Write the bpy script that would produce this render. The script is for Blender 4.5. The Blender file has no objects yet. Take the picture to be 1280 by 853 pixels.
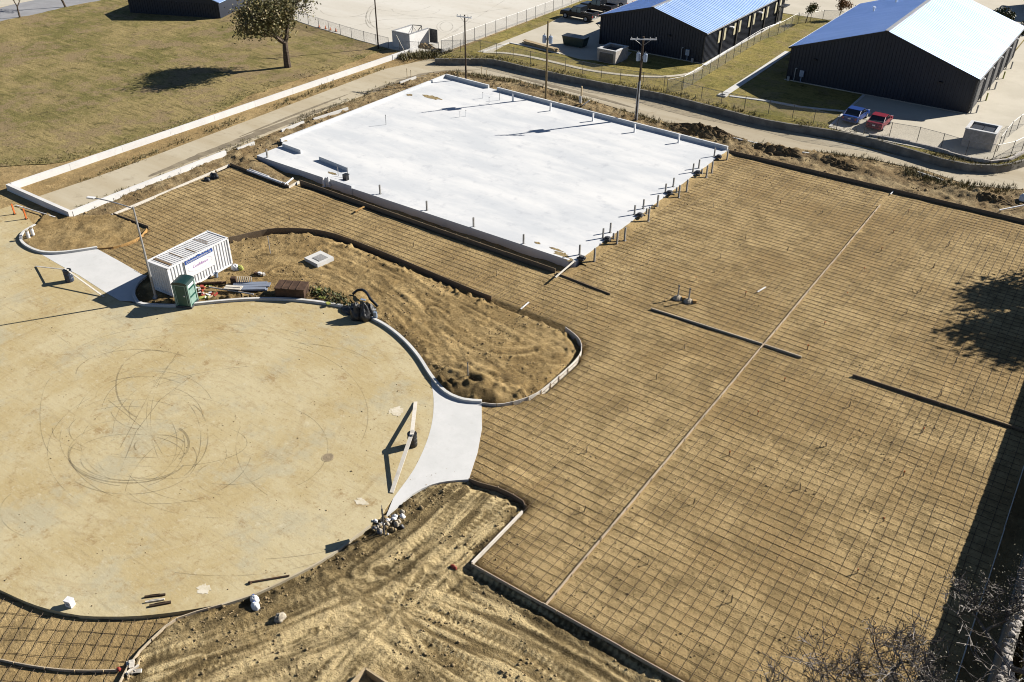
import bpy, bmesh, math, random
import numpy as np
from mathutils import Vector, Matrix, noise as mnoise
from mathutils.geometry import delaunay_2d_cdt, tessellate_polygon

random.seed(7)
rng = np.random.default_rng(7)
S = bpy.context.scene
COL = S.collection

# ---------------------------------------------------------------- camera, sky, sun, exposure
# world axes follow the site grid: X and Y run along the rebar; units are metres; the drone hovers at 36 m
FOC, CX, CY, CAMH = 1093.672, 640.0, 426.5, 36.0
C_R = Vector((0.81816633, 0.57491241, 0.00892086))
C_D = Vector((0.3250323, -0.4496487, -0.83196758))
C_F = Vector((-0.47429723, 0.68358743, -0.55475253))
cam_d = bpy.data.cameras.new('camera')
cam = bpy.data.objects.new('camera', cam_d)
COL.objects.link(cam)
cam_d.sensor_width = 36.0
cam_d.lens = 36.0 * FOC / 1280.0
cam_d.clip_start = 0.5
cam_d.clip_end = 3000
mw = Matrix.Identity(4)
for i in range(3):
    mw[i][0] = C_R[i]; mw[i][1] = -C_D[i]; mw[i][2] = -C_F[i]
mw[2][3] = CAMH
cam.matrix_world = mw
S.camera = cam

SUN_EL = math.radians(30.0)
SUN_H = Vector((0.556, 0.831, 0)).normalized()
W = bpy.data.worlds.new('World'); S.world = W; W.use_nodes = True
wn = W.node_tree
sky = wn.nodes.new('ShaderNodeTexSky'); sky.sky_type = 'NISHITA'; sky.sun_disc = False
sky.sun_elevation = SUN_EL
sky.sun_rotation = math.atan2(SUN_H.x, SUN_H.y)
sky.air_density = 0.6; sky.dust_density = 0.1; sky.ozone_density = 1.2; sky.altitude = 600
bg = wn.nodes['Background']; bg.inputs[1].default_value = 0.05
wn.links.new(sky.outputs[0], bg.inputs[0])
sl = bpy.data.lights.new('sun', 'SUN'); sl.energy = 5.0; sl.angle = math.radians(0.5); sl.color = (1.0, 0.945, 0.86)
so = bpy.data.objects.new('sun', sl); COL.objects.link(so)
sd = Vector((SUN_H.x * math.cos(SUN_EL), SUN_H.y * math.cos(SUN_EL), math.sin(SUN_EL)))
so.rotation_euler = (-sd).to_track_quat('-Z', 'Y').to_euler(); so.location = (0, 0, 60)
S.view_settings.view_transform = 'Standard'; S.view_settings.look = 'None'
S.view_settings.exposure = 1.2; S.view_settings.gamma = 1.0
S.cycles.filter_width = 1.05; S.cycles.max_bounces = 4; S.cycles.transparent_max_bounces = 12

def P(px, py, z=0.0):
    """ground point (at height z) seen at photo pixel px,py"""
    d = C_R * ((px - CX) / FOC) + C_D * ((py - CY) / FOC) + C_F
    t = (z - CAMH) / d.z
    return Vector((d.x * t, d.y * t, z))

def PL(pts, z=0.0):
    return [P(a, b, z) for a, b in pts]

# ---------------------------------------------------------------- materials
def nodes(name):
    m = bpy.data.materials.new(name); m.use_nodes = True
    nt = m.node_tree
    return m, nt, nt.nodes['Principled BSDF']

class NT:
    def __init__(s, name, rough=0.9, spec=0.3, metal=0.0):
        s.m, s.nt, s.b = nodes(name)
        s.b.inputs['Roughness'].default_value = rough
        s.b.inputs['Specular IOR Level'].default_value = spec
        s.b.inputs['Metallic'].default_value = metal
        s.geo = s.n('ShaderNodeNewGeometry')
        s.pos = s.geo.outputs['Position']
    def n(s, t, **kw):
        nd = s.nt.nodes.new(t)
        for k, v in kw.items(): setattr(nd, k, v)
        return nd
    def l(s, a, b): s.nt.links.new(a, b)
    def mapping(s, scale=(1, 1, 1), rot=(0, 0, 0), loc=(0, 0, 0), src=None):
        mp = s.n('ShaderNodeMapping')
        mp.inputs['Scale'].default_value = scale; mp.inputs['Rotation'].default_value = rot
        mp.inputs['Location'].default_value = loc
        s.l(src or s.pos, mp.inputs['Vector']); return mp.outputs[0]
    def noise(s, scale, detail=4, rough=0.6, vec=None, dist=0.0):
        nz = s.n('ShaderNodeTexNoise'); nz.inputs['Scale'].default_value = scale
        nz.inputs['Detail'].default_value = detail; nz.inputs['Roughness'].default_value = rough
        nz.inputs['Distortion'].default_value = dist
        s.l(vec or s.pos, nz.inputs['Vector']); return nz.outputs['Fac']
    def ramp(s, fac, lo, hi):
        mr = s.n('ShaderNodeMapRange'); mr.inputs['From Min'].default_value = lo; mr.inputs['From Max'].default_value = hi
        mr.interpolation_type = 'SMOOTHSTEP'
        s.l(fac, mr.inputs['Value']); return mr.outputs['Result']
    def rgb(s, c):
        r = s.n('ShaderNodeRGB'); r.outputs[0].default_value = (*c, 1); return r.outputs[0]
    def mix(s, fac, a, b, blend='MIX'):
        mx = s.n('ShaderNodeMix', data_type='RGBA', blend_type=blend)
        if isinstance(fac, float): mx.inputs[0].default_value = fac
        else: s.l(fac, mx.inputs[0])
        for v, i in ((a, 6), (b, 7)):
            if isinstance(v, tuple): mx.inputs[i].default_value = (*v, 1)
            else: s.l(v, mx.inputs[i])
        return mx.outputs[2]
    def math(s, op, a, b=0.0):
        md = s.n('ShaderNodeMath', operation=op)
        for v, i in ((a, 0), (b, 1)):
            if isinstance(v, (int, float)): md.inputs[i].default_value = v
            else: s.l(v, md.inputs[i])
        return md.outputs[0]
    def color(s, c, k=0.70):
        if not isinstance(c, tuple):
            c = s.mix(1.0, c, (k, k, k), 'MULTIPLY')
        if isinstance(c, tuple): s.b.inputs['Base Color'].default_value = (*c, 1)
        else: s.l(c, s.b.inputs['Base Color'])
    def bump(s, h, dist=0.02, strength=1.0, prev=None):
        bp = s.n('ShaderNodeBump'); bp.inputs['Distance'].default_value = dist; bp.inputs['Strength'].default_value = strength
        s.l(h, bp.inputs['Height'])
        if prev is not None: s.l(prev, bp.inputs['Normal'])
        s.l(bp.outputs[0], s.b.inputs['Normal']); return bp.outputs[0]

def mat_soil(name, c1, c2, c3, big=0.12, mid=0.9, fine=7.0, bd=0.05, crumb=0.6):
    t = NT(name, 0.95, 0.12)
    a = t.ramp(t.noise(big, 6, 0.68), 0.40, 0.60)
    col = t.mix(a, c1, c2)
    b = t.ramp(t.noise(mid, 7, 0.75), 0.44, 0.62)
    col = t.mix(t.math('MULTIPLY', b, 0.8), col, c3)
    pale = t.ramp(t.noise(mid * 0.7, 7, 0.78, vec=t.mapping(loc=(41, 3, 8))), 0.56, 0.70)
    col = t.mix(t.math('MULTIPLY', pale, 0.8), col, tuple(min(1, x * 1.3) for x in c2))
    at = t.n('ShaderNodeAttribute'); at.attribute_name = 'dry'
    col = t.mix(t.ramp(at.outputs['Fac'], 0.05, 0.9), col, tuple(min(1, x * 1.5) for x in c2))
    at2 = t.n('ShaderNodeAttribute'); at2.attribute_name = 'damp_shade'  # darkens damp soil and painted shade alike
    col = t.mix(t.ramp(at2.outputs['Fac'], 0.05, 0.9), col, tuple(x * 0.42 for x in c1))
    f = t.noise(fine, 5, 0.75)
    col = t.mix(t.math('MULTIPLY', t.ramp(f, 0.53, 0.70), crumb + .25), col, tuple(x * 0.36 for x in c1))
    col = t.mix(t.ramp(t.noise(fine * 0.8, 4, 0.75, vec=t.mapping(loc=(31, 7, 3))), 0.58, 0.76), col, tuple(min(1, x * 1.4) for x in c2))
    g = t.ramp(t.noise(fine * 3.0, 3, 0.7, vec=t.mapping(loc=(3, 70, 3))), 0.56, 0.70)
    col = t.mix(t.math('MULTIPLY', g, crumb), col, tuple(x * 0.4 for x in c1))
    t.color(col)
    n1 = t.bump(t.noise(2.2, 6, 0.7), bd * 2.6, 1.0)
    t.bump(f, bd * 2.2, 1.0, n1)
    return t.m

def mat_plain(name, c, rough=0.7, spec=0.4, metal=0.0, var=0.25, scale=3.0, bump=0.0):
    t = NT(name, rough, spec, metal)
    nz = t.noise(scale, 5, 0.65)
    t.color(t.mix(t.ramp(nz, 0.3, 0.7), tuple(x * (1 - var) for x in c), tuple(min(1, x * (1 + var * .5)) for x in c)))
    if bump: t.bump(t.noise(scale * 4, 4), bump)
    return t.m

def mat_wood(name, c, var=0.35):
    t = NT(name, 0.8, 0.2)
    tc = t.n('ShaderNodeTexCoord').outputs['Object']
    nz = t.noise(1.0, 5, 0.65, vec=t.mapping((1.2, 22, 22), src=tc))
    n2 = t.noise(0.7, 3, vec=t.pos)
    col = t.mix(t.ramp(nz, 0.3, 0.75), tuple(x * (1 - var) for x in c), c)
    col = t.mix(t.ramp(n2, 0.5, 0.75), col, t.mix(0.5, col, (0.16, 0.12, 0.08)))
    t.color(col)
    return t.m

def mat_concrete(name, c, c2, scale=0.25, streak=None, bumpd=0.006, stain=(0.30, 0.24, 0.16), stainamt=0.25):
    t = NT(name, 0.85, 0.25)
    v = t.pos
    if streak: v = t.mapping(streak[0], (0, 0, streak[1]))
    col = t.mix(t.ramp(t.noise(scale, 6, 0.65, vec=v), 0.35, 0.68), c, c2)
    col = t.mix(t.math('MULTIPLY', t.ramp(t.noise(scale * 3.1, 6, 0.7), 0.52, 0.8), stainamt), col, stain)
    col = t.mix(t.math('MULTIPLY', t.ramp(t.noise(9, 3, 0.7), 0.55, 0.8), 0.18), col, tuple(x * .5 for x in c))
    t.color(col)
    t.bump(t.noise(14, 4, 0.7), bumpd)
    return t.m

def mat_circle():
    t = NT('dirty_concrete', 0.9, 0.2)
    # swirl streaks: noise stretched round the circle's centre, where trucks turn
    sub = t.n('ShaderNodeVectorMath', operation='SUBTRACT'); t.l(t.pos, sub.inputs[0]); sub.inputs[1].default_value = (-42.5, 23.7, 0)
    ln = t.n('ShaderNodeVectorMath', operation='LENGTH'); t.l(sub.outputs[0], ln.inputs[0])
    nv = t.n('ShaderNodeVectorMath', operation='NORMALIZE'); t.l(sub.outputs[0], nv.inputs[0])
    scl = t.n('ShaderNodeVectorMath', operation='SCALE'); t.l(nv.outputs[0], scl.inputs[0]); scl.inputs[3].default_value = 2.2
    cmb = t.n('ShaderNodeCombineXYZ'); t.l(t.math('MULTIPLY', ln.outputs['Value'], 2.4), cmb.inputs[2])
    add = t.n('ShaderNodeVectorMath', operation='ADD'); t.l(scl.outputs[0], add.inputs[0]); t.l(cmb.outputs[0], add.inputs[1])
    wob = t.n('ShaderNodeVectorMath', operation='ADD'); t.l(add.outputs[0], wob.inputs[0])
    wn_ = t.n('ShaderNodeTexNoise'); wn_.inputs['Scale'].default_value = 0.16; t.l(t.pos, wn_.inputs['Vector'])
    ws = t.n('ShaderNodeVectorMath', operation='SCALE'); t.l(wn_.outputs['Color'], ws.inputs[0]); ws.inputs[3].default_value = 3.0
    t.l(ws.outputs[0], wob.inputs[1])
    st = t.noise(1.0, 6, 0.6, vec=wob.outputs[0])
    tan, pale, grey, brown = (0.465, 0.37, 0.19), (0.53, 0.45, 0.27), (0.44, 0.395, 0.265), (0.32, 0.22, 0.10)
    col = t.mix(t.ramp(t.noise(0.15, 6, 0.65), 0.40, 0.60), tan, pale)
    col = t.mix(t.math('MULTIPLY', t.ramp(t.noise(0.25, 6, 0.68, vec=t.mapping(loc=(9, 4, 0))), 0.5, 0.64), 0.8), col, grey)
    col = t.mix(t.math('MULTIPLY', t.ramp(st, 0.52, 0.75), 0.34), col, brown)
    col = t.mix(t.math('MULTIPLY', t.ramp(st, 0.48, 0.28), 0.25), col, (0.56, 0.48, 0.31))
    diag = t.noise(1.0, 5, 0.65, vec=t.mapping((0.35, 4.0, 1), (0, 0, 0.95)))
    col = t.mix(t.math('MULTIPLY', t.ramp(diag, 0.50, 0.72), 0.38), col, (0.30, 0.235, 0.13))
    d2 = t.noise(1.0, 5, 0.65, vec=t.mapping((0.5, 6.0, 1), (0, 0, 0.2), (5, 5, 0)))
    col = t.mix(t.math('MULTIPLY', t.ramp(d2, 0.54, 0.74), 0.35), col, (0.58, 0.50, 0.33))
    col = t.mix(t.math('MULTIPLY', t.ramp(t.noise(0.5, 7, 0.78, vec=t.mapping(loc=(3, 14, 0))), 0.54, 0.68), 0.8), col, brown)
    col = t.mix(t.math('MULTIPLY', t.ramp(t.noise(1.4, 6, 0.75, vec=t.mapping(loc=(30, 1, 0))), 0.58, 0.70), 0.6), col, (0.60, 0.53, 0.37))
    col = t.mix(t.math('MULTIPLY', t.ramp(t.noise(3.2, 6, 0.8, vec=t.mapping(loc=(11, 1, 0))), 0.52, 0.68), 0.55), col, (0.30, 0.215, 0.105))
    col = t.mix(t.math('MULTIPLY', t.ramp(t.noise(2.4, 6, 0.8, vec=t.mapping((0.6, 3.0, 1), (0, 0, 0.6), (4, 1, 0))), 0.53, 0.68), 0.5), col, (0.60, 0.53, 0.36))
    col = t.mix(t.ramp(t.noise(4.5, 4, 0.8, vec=t.mapping(loc=(1, 40, 0))), 0.66, 0.74), col, (0.10, 0.07, 0.04))
    t.color(col)
    t.bump(t.noise(7, 5, 0.7), 0.012)
    return t.m

def mat_grass(name, g, d, dirt, thr=0.5, rot=0.35, scale=0.09):
    t = NT(name, 0.95, 0.08)
    a = t.ramp(t.noise(scale, 7, 0.7, dist=0.4), thr - 0.10, thr + 0.10)
    col = t.mix(a, g, d)
    b = t.noise(1.0, 7, 0.75, vec=t.mapping((0.22, 1.5, 1), (0, 0, rot), (3, 3, 0)))
    col = t.mix(t.math('MULTIPLY', t.ramp(b, 0.48, 0.66), 0.75), col, tuple(x * 0.52 for x in g))
    b2 = t.noise(1.0, 6, 0.75, vec=t.mapping((0.15, 1.1, 1), (0, 0, rot + .12), (23, 9, 0)))
    col = t.mix(t.math('MULTIPLY', t.ramp(b2, 0.50, 0.68), 0.75), col, tuple(min(1, x * 1.25) for x in d))
    col = t.mix(t.math('MULTIPLY', t.ramp(t.noise(0.22, 7, 0.8, vec=t.mapping(loc=(5, 50, 2))), 0.49, 0.58), 0.9), col, dirt)
    col = t.mix(t.math('MULTIPLY', t.ramp(t.noise(0.45, 7, 0.8, vec=t.mapping(loc=(15, 5, 2))), 0.54, 0.66), 0.8), col, tuple(x * 0.42 for x in g))
    f = t.noise(2.2, 6, 0.85)
    col = t.mix(t.ramp(f, 0.50, 0.70), col, tuple(x * 0.34 for x in g))
    col = t.mix(t.ramp(t.noise(2.9, 5, 0.85, vec=t.mapping(loc=(2, 9, 1))), 0.55, 0.74), col, tuple(min(1, x * 1.4) for x in d))
    t.color(col)
    t.bump(f, 0.16)
    return t.m

def mat_leaf(name, cols, trans=0.15):
    t = NT(name, 0.6, 0.3)
    rp = t.geo.outputs['Random Per Island']
    col = t.mix(t.ramp(rp, 0.2, 0.5), cols[0], cols[1])
    if len(cols) > 2: col = t.mix(t.ramp(rp, 0.72, 0.95), col, cols[2])
    t.color(col)
    return t.m

def mat_wire(name, amount=0.22, c=(0.25, 0.25, 0.25)):
    # chain-link: thin crossing wires, open between them
    t = NT(name, 0.5, 0.4, 0.3); t.color(c)
    tc = t.n('ShaderNodeTexCoord').outputs['Object']
    fac = None
    for s_ in (1, -1):
        sep = t.n('ShaderNodeSeparateXYZ'); t.l(tc, sep.inputs[0])
        u = t.math('ADD', sep.outputs[0], t.math('MULTIPLY', sep.outputs[2], float(s_)))
        u = t.math('ADD', u, sep.outputs[1])
        fr = t.math('FRACT', t.math('MULTIPLY', u, 12.0))
        k = t.math('LESS_THAN', fr, amount / 2)
        fac = k if fac is None else t.math('MAXIMUM', fac, k)
    tr = t.n('ShaderNodeBsdfTransparent'); ms = t.n('ShaderNodeMixShader')
    t.l(fac, ms.inputs[0]); t.l(tr.outputs[0], ms.inputs[1]); t.l(t.b.outputs[0], ms.inputs[2])
    out = [n for n in t.nt.nodes if n.type == 'OUTPUT_MATERIAL'][0]
    t.l(ms.outputs[0], out.inputs[0])
    return t.m

def mat_mark():
    t = NT('tyre_rubber_mark', 0.9, 0.1); t.color((0.085, 0.075, 0.055))
    tr = t.n('ShaderNodeBsdfTransparent'); ms = t.n('ShaderNodeMixShader')
    a = t.ramp(t.noise(0.5, 3, 0.6), 0.30, 0.62)
    b = t.ramp(t.noise(9, 3, 0.7), 0.15, 0.5)
    t.l(t.math('MULTIPLY', t.math('MULTIPLY', a, b), 0.27), ms.inputs[0])
    t.l(tr.outputs[0], ms.inputs[1]); t.l(t.b.outputs[0], ms.inputs[2])
    out = [n for n in t.nt.nodes if n.type == 'OUTPUT_MATERIAL'][0]
    t.l(ms.outputs[0], out.inputs[0]); return t.m

M = {}
M['subgrade'] = mat_soil('subgrade_dirt', (0.318, 0.22, 0.098), (0.44, 0.322, 0.155), (0.23, 0.165, 0.076), 0.09, 0.5, 4.5, 0.03, 0.45)
M['earth'] = mat_soil('disturbed_earth', (0.30, 0.217, 0.10), (0.44, 0.342, 0.18), (0.185, 0.135, 0.062), 0.2, 1.0, 8.0, 0.05, 0.95)
M['earth2'] = mat_soil('island_earth', (0.285, 0.195, 0.083), (0.355, 0.255, 0.118), (0.20, 0.135, 0.056), 0.2, 1.0, 6.0, 0.035, 0.55)
M['verge'] = mat_soil('verge_earth', (0.25, 0.175, 0.085), (0.36, 0.275, 0.15), (0.15, 0.10, 0.048), 0.25, 0.8, 5.0, 0.06, 0.7)
M['dark_earth'] = mat_soil('damp_earth', (0.16, 0.11, 0.056), (0.24, 0.17, 0.09), (0.10, 0.07, 0.036), 0.5, 1.6, 8.0, 0.06)
M['clod'] = mat_plain('clod_soil', (0.30, 0.225, 0.125), 0.95, 0.1, var=0.5, scale=1.2)
M['circle'] = mat_circle()
M['slab'] = mat_concrete('fresh_white_concrete', (0.58, 0.60, 0.62), (0.74, 0.74, 0.73), 0.22, ((0.4, 1.3, 1), 0.5), 0.003, (0.42, 0.44, 0.48), 0.75)
M['apron'] = mat_concrete('apron_concrete', (0.60, 0.60, 0.585), (0.66, 0.655, 0.64), 0.5, None, 0.003, (0.45, 0.43, 0.38), 0.35)
M['kerb'] = mat_concrete('kerb_concrete', (0.58, 0.575, 0.55), (0.66, 0.65, 0.62), 0.8, None, 0.004, (0.40, 0.36, 0.28), 0.4)
M['damp_shade'] = mat_concrete('damp_concrete', (0.20, 0.165, 0.115), (0.30, 0.25, 0.17), 0.5, ((0.3, 1.5, 1), 0.1), 0.004, (0.12, 0.09, 0.06), 0.6)
M['whitewall'] = mat_concrete('white_wall_concrete', (0.66, 0.65, 0.63), (0.74, 0.73, 0.71), 0.4, None, 0.003)
M['alley'] = mat_concrete('old_alley_concrete', (0.44, 0.37, 0.25), (0.52, 0.46, 0.34), 0.25, ((0.12, 1.0, 1), 0.05), 0.006, (0.24, 0.19, 0.12), 0.6)
M['alley2'] = mat_concrete('old_alley_concrete_grey', (0.38, 0.32, 0.22), (0.46, 0.405, 0.30), 0.3, ((0.10, 1.0, 1), 0.02), 0.006, (0.25, 0.18, 0.10), 0.6)
M['lot'] = mat_concrete('lot_concrete', (0.58, 0.54, 0.46), (0.66, 0.63, 0.56), 0.2, ((0.15, 0.6, 1), 0.9), 0.004, (0.42, 0.38, 0.31), 0.45)
M['lot2'] = mat_concrete('yard_concrete', (0.50, 0.455, 0.36), (0.57, 0.52, 0.42), 0.2, None, 0.004, (0.36, 0.32, 0.25), 0.4)
M['asphalt'] = mat_concrete('road_asphalt', (0.27, 0.27, 0.28), (0.33, 0.33, 0.34), 0.3, None, 0.004)
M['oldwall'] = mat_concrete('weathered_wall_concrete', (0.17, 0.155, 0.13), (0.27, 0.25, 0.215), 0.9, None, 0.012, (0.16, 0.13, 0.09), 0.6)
M['grass'] = mat_grass('winter_grass', (0.19, 0.168, 0.058), (0.34, 0.265, 0.118), (0.29, 0.215, 0.12), 0.5)
M['lawn'] = mat_grass('lawn_grass', (0.20, 0.18, 0.05), (0.33, 0.265, 0.085), (0.28, 0.22, 0.10), 0.48, 0.9, 0.14)
M['weed'] = mat_leaf('weed_blades', [(0.10, 0.095, 0.025), (0.17, 0.14, 0.05), (0.30, 0.23, 0.10)])
M['rebar'] = mat_plain('rusty_rebar', (0.075, 0.05, 0.034), 0.7, 0.3, 0.3, 0.4, 2)
M['board'] = mat_wood('form_board', (0.60, 0.50, 0.36))
M['paleboard'] = mat_wood('pale_form_board', (0.74, 0.69, 0.60), 0.2)
M['orangeboard'] = mat_wood('bent_orange_board', (0.55, 0.33, 0.12), 0.3)
M['dividerboard'] = mat_wood('tan_divider_board', (0.56, 0.44, 0.31), 0.3)
M['shadedboard'] = mat_wood('shaded_form_board', (0.27, 0.20, 0.13), 0.4)  # board colour darkened to paint in the shade on shaded forms
M['stakewood'] = mat_wood('stake_wood', (0.58, 0.45, 0.27))
M['orange'] = mat_plain('orange_paint', (0.72, 0.17, 0.03), 0.6)
M['red'] = mat_plain('red_paint', (0.34, 0.05, 0.03), 0.5)
M['steel'] = mat_plain('galvanised_steel', (0.42, 0.42, 0.42), 0.5, 0.5, 0.3, 0.25, 3)
M['darksteel'] = mat_plain('dark_steel', (0.10, 0.10, 0.105), 0.5, 0.5, 0.3, 0.3, 3)
M['postgrey'] = mat_plain('post_grey', (0.33, 0.32, 0.30), 0.6, 0.4, 0.2, 0.3, 5)
M['whitepaint'] = mat_plain('white_paint', (0.78, 0.78, 0.78), 0.45, 0.5, 0, 0.10, 2.0)
M['controof'] = mat_plain('container_roof_paint', (0.74, 0.73, 0.71), 0.55, 0.4, 0, 0.14, 1.5)
M['rust'] = mat_plain('rust_stain', (0.22, 0.15, 0.085), 0.9, 0.2, 0.0, 0.4, 3)
M['rustplate'] = mat_plain('rusty_plate', (0.095, 0.055, 0.034), 0.8, 0.3, 0.2, 0.4, 2.0)
M['bluebanner'] = mat_plain('blue_banner', (0.025, 0.075, 0.30), 0.5, var=0.05)
M['purpleink'] = mat_plain('purple_ink', (0.33, 0.10, 0.42), 0.5, var=0.05)
M['greyink'] = mat_plain('pale_grey_ink', (0.62, 0.58, 0.62), 0.6, var=0.05)
M['green'] = mat_plain('green_plastic', (0.008, 0.075, 0.056), 0.45, 0.5, var=0.2)
M['palegreen'] = mat_plain('pale_green_trim', (0.22, 0.34, 0.29), 0.5, 0.4, var=0.1)
M['darkgreen'] = mat_plain('dark_green_roof', (0.008, 0.035, 0.03), 0.4, 0.5)
M['black'] = mat_plain('black_plastic', (0.012, 0.012, 0.014), 0.42, 0.5, 0, 0.4, 6, 0.02)
M['drum'] = mat_plain('dark_blue_drum', (0.03, 0.045, 0.08), 0.45, 0.5)
M['polewood'] = mat_wood('pole_wood', (0.075, 0.05, 0.032), 0.4)
M['palepole'] = mat_wood('weathered_pole_wood', (0.22, 0.16, 0.08), 0.3)
M['clad'] = mat_plain('charcoal_cladding', (0.012, 0.018, 0.034), 0.5, 0.4, 0.0, 0.15, 0.6)
M['trimblack'] = mat_plain('black_trim', (0.012, 0.012, 0.015), 0.5, 0.4)
M['cream'] = mat_plain('cream_blind_glass', (0.58, 0.53, 0.36), 0.35, 0.5, var=0.15)
M['stone'] = mat_concrete('stone_veneer', (0.36, 0.33, 0.30), (0.50, 0.46, 0.42), 3.0, None, 0.04, (0.20, 0.17, 0.14), 0.6)
M['capstone'] = mat_plain('pale_cap_stone', (0.60, 0.60, 0.60), 0.8, 0.2, var=0.15)
M['bark'] = mat_plain('tree_bark', (0.13, 0.10, 0.075), 0.9, 0.1, 0, 0.45, 5, 0.02)
M['twig'] = mat_leaf('bare_twigs', [(0.085, 0.068, 0.057), (0.15, 0.13, 0.112), (0.44, 0.40, 0.37)])
M['twigend'] = mat_leaf('fine_twigs', [(0.07, 0.055, 0.045), (0.115, 0.094, 0.078), (0.24, 0.21, 0.185)])
M['deadleaf'] = mat_leaf('dry_leaves', [(0.055, 0.046, 0.024), (0.09, 0.075, 0.036), (0.14, 0.115, 0.06)])
M['leaf'] = mat_leaf('oak_leaves', [(0.09, 0.088, 0.026), (0.15, 0.13, 0.045), (0.28, 0.22, 0.09)])
M['darkleaf'] = mat_leaf('dark_leaves', [(0.035, 0.05, 0.013), (0.07, 0.075, 0.02), (0.13, 0.11, 0.03)])
M['rustleaf'] = mat_leaf('rust_leaves', [(0.16, 0.075, 0.02), (0.26, 0.12, 0.03), (0.33, 0.18, 0.06)])
M['greenleaf'] = mat_leaf('green_young_leaves', [(0.07, 0.09, 0.02), (0.13, 0.13, 0.03), (0.25, 0.15, 0.04)])
M['wire'] = mat_wire('chain_link_wire')
M['mark'] = mat_mark()
M['tyre'] = mat_plain('tyre_rubber', (0.015, 0.015, 0.016), 0.8, 0.2)
M['glass'] = mat_plain('tinted_glass', (0.012, 0.015, 0.02), 0.08, 0.6, var=0.0)
M['carblue'] = mat_plain('blue_car_paint', (0.010, 0.045, 0.21), 0.4, 0.3, 0.0, 0.05)
M['carred'] = mat_plain('red_car_paint', (0.20, 0.012, 0.03), 0.4, 0.3, 0.0, 0.05)
M['carblack'] = mat_plain('black_car_paint', (0.008, 0.008, 0.014), 0.3, 0.35, 0.0, 0.05)
M['carwhite'] = mat_plain('silver_car_paint', (0.50, 0.52, 0.56), 0.3, 0.6, 0.2, 0.05)
M['taillight'] = mat_plain('red_lamp_lens', (0.40, 0.01, 0.01), 0.3)
M['bluebox'] = mat_plain('blue_grey_paint', (0.30, 0.37, 0.48), 0.4, 0.5, 0.2, 0.15, 3)
M['plankblue'] = mat_wood('grey_blue_planks', (0.24, 0.28, 0.36), 0.25)
M['yellow'] = mat_plain('lime_yellow_plastic', (0.38, 0.40, 0.09), 0.6, var=0.3)
M['splat'] = mat_concrete('cement_splash', (0.56, 0.49, 0.34), (0.70, 0.64, 0.52), 1.6, None, 0.006, (0.43, 0.33, 0.18), 0.8)
M['manholedust'] = mat_plain('dusty_iron', (0.27, 0.21, 0.13), 0.8)
M['dustrim'] = mat_plain('dusty_rim', (0.40, 0.32, 0.19), 0.9)
M['rock'] = mat_plain('pale_rock', (0.40, 0.35, 0.27), 0.9, 0.2, 0, 0.35, 4, 0.02)

def mat_roof():
    t = NT('standing_seam_roof', 0.54, 0.5, 1.0)
    col = t.mix(t.ramp(t.noise(0.5, 5, 0.65, vec=t.mapping((0.15, 1.5, 1))), 0.35, 0.7), (0.39, 0.54, 0.82), (0.47, 0.61, 0.88))
    t.color(col, 1.0); return t.m
M['roof'] = mat_roof()

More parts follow.
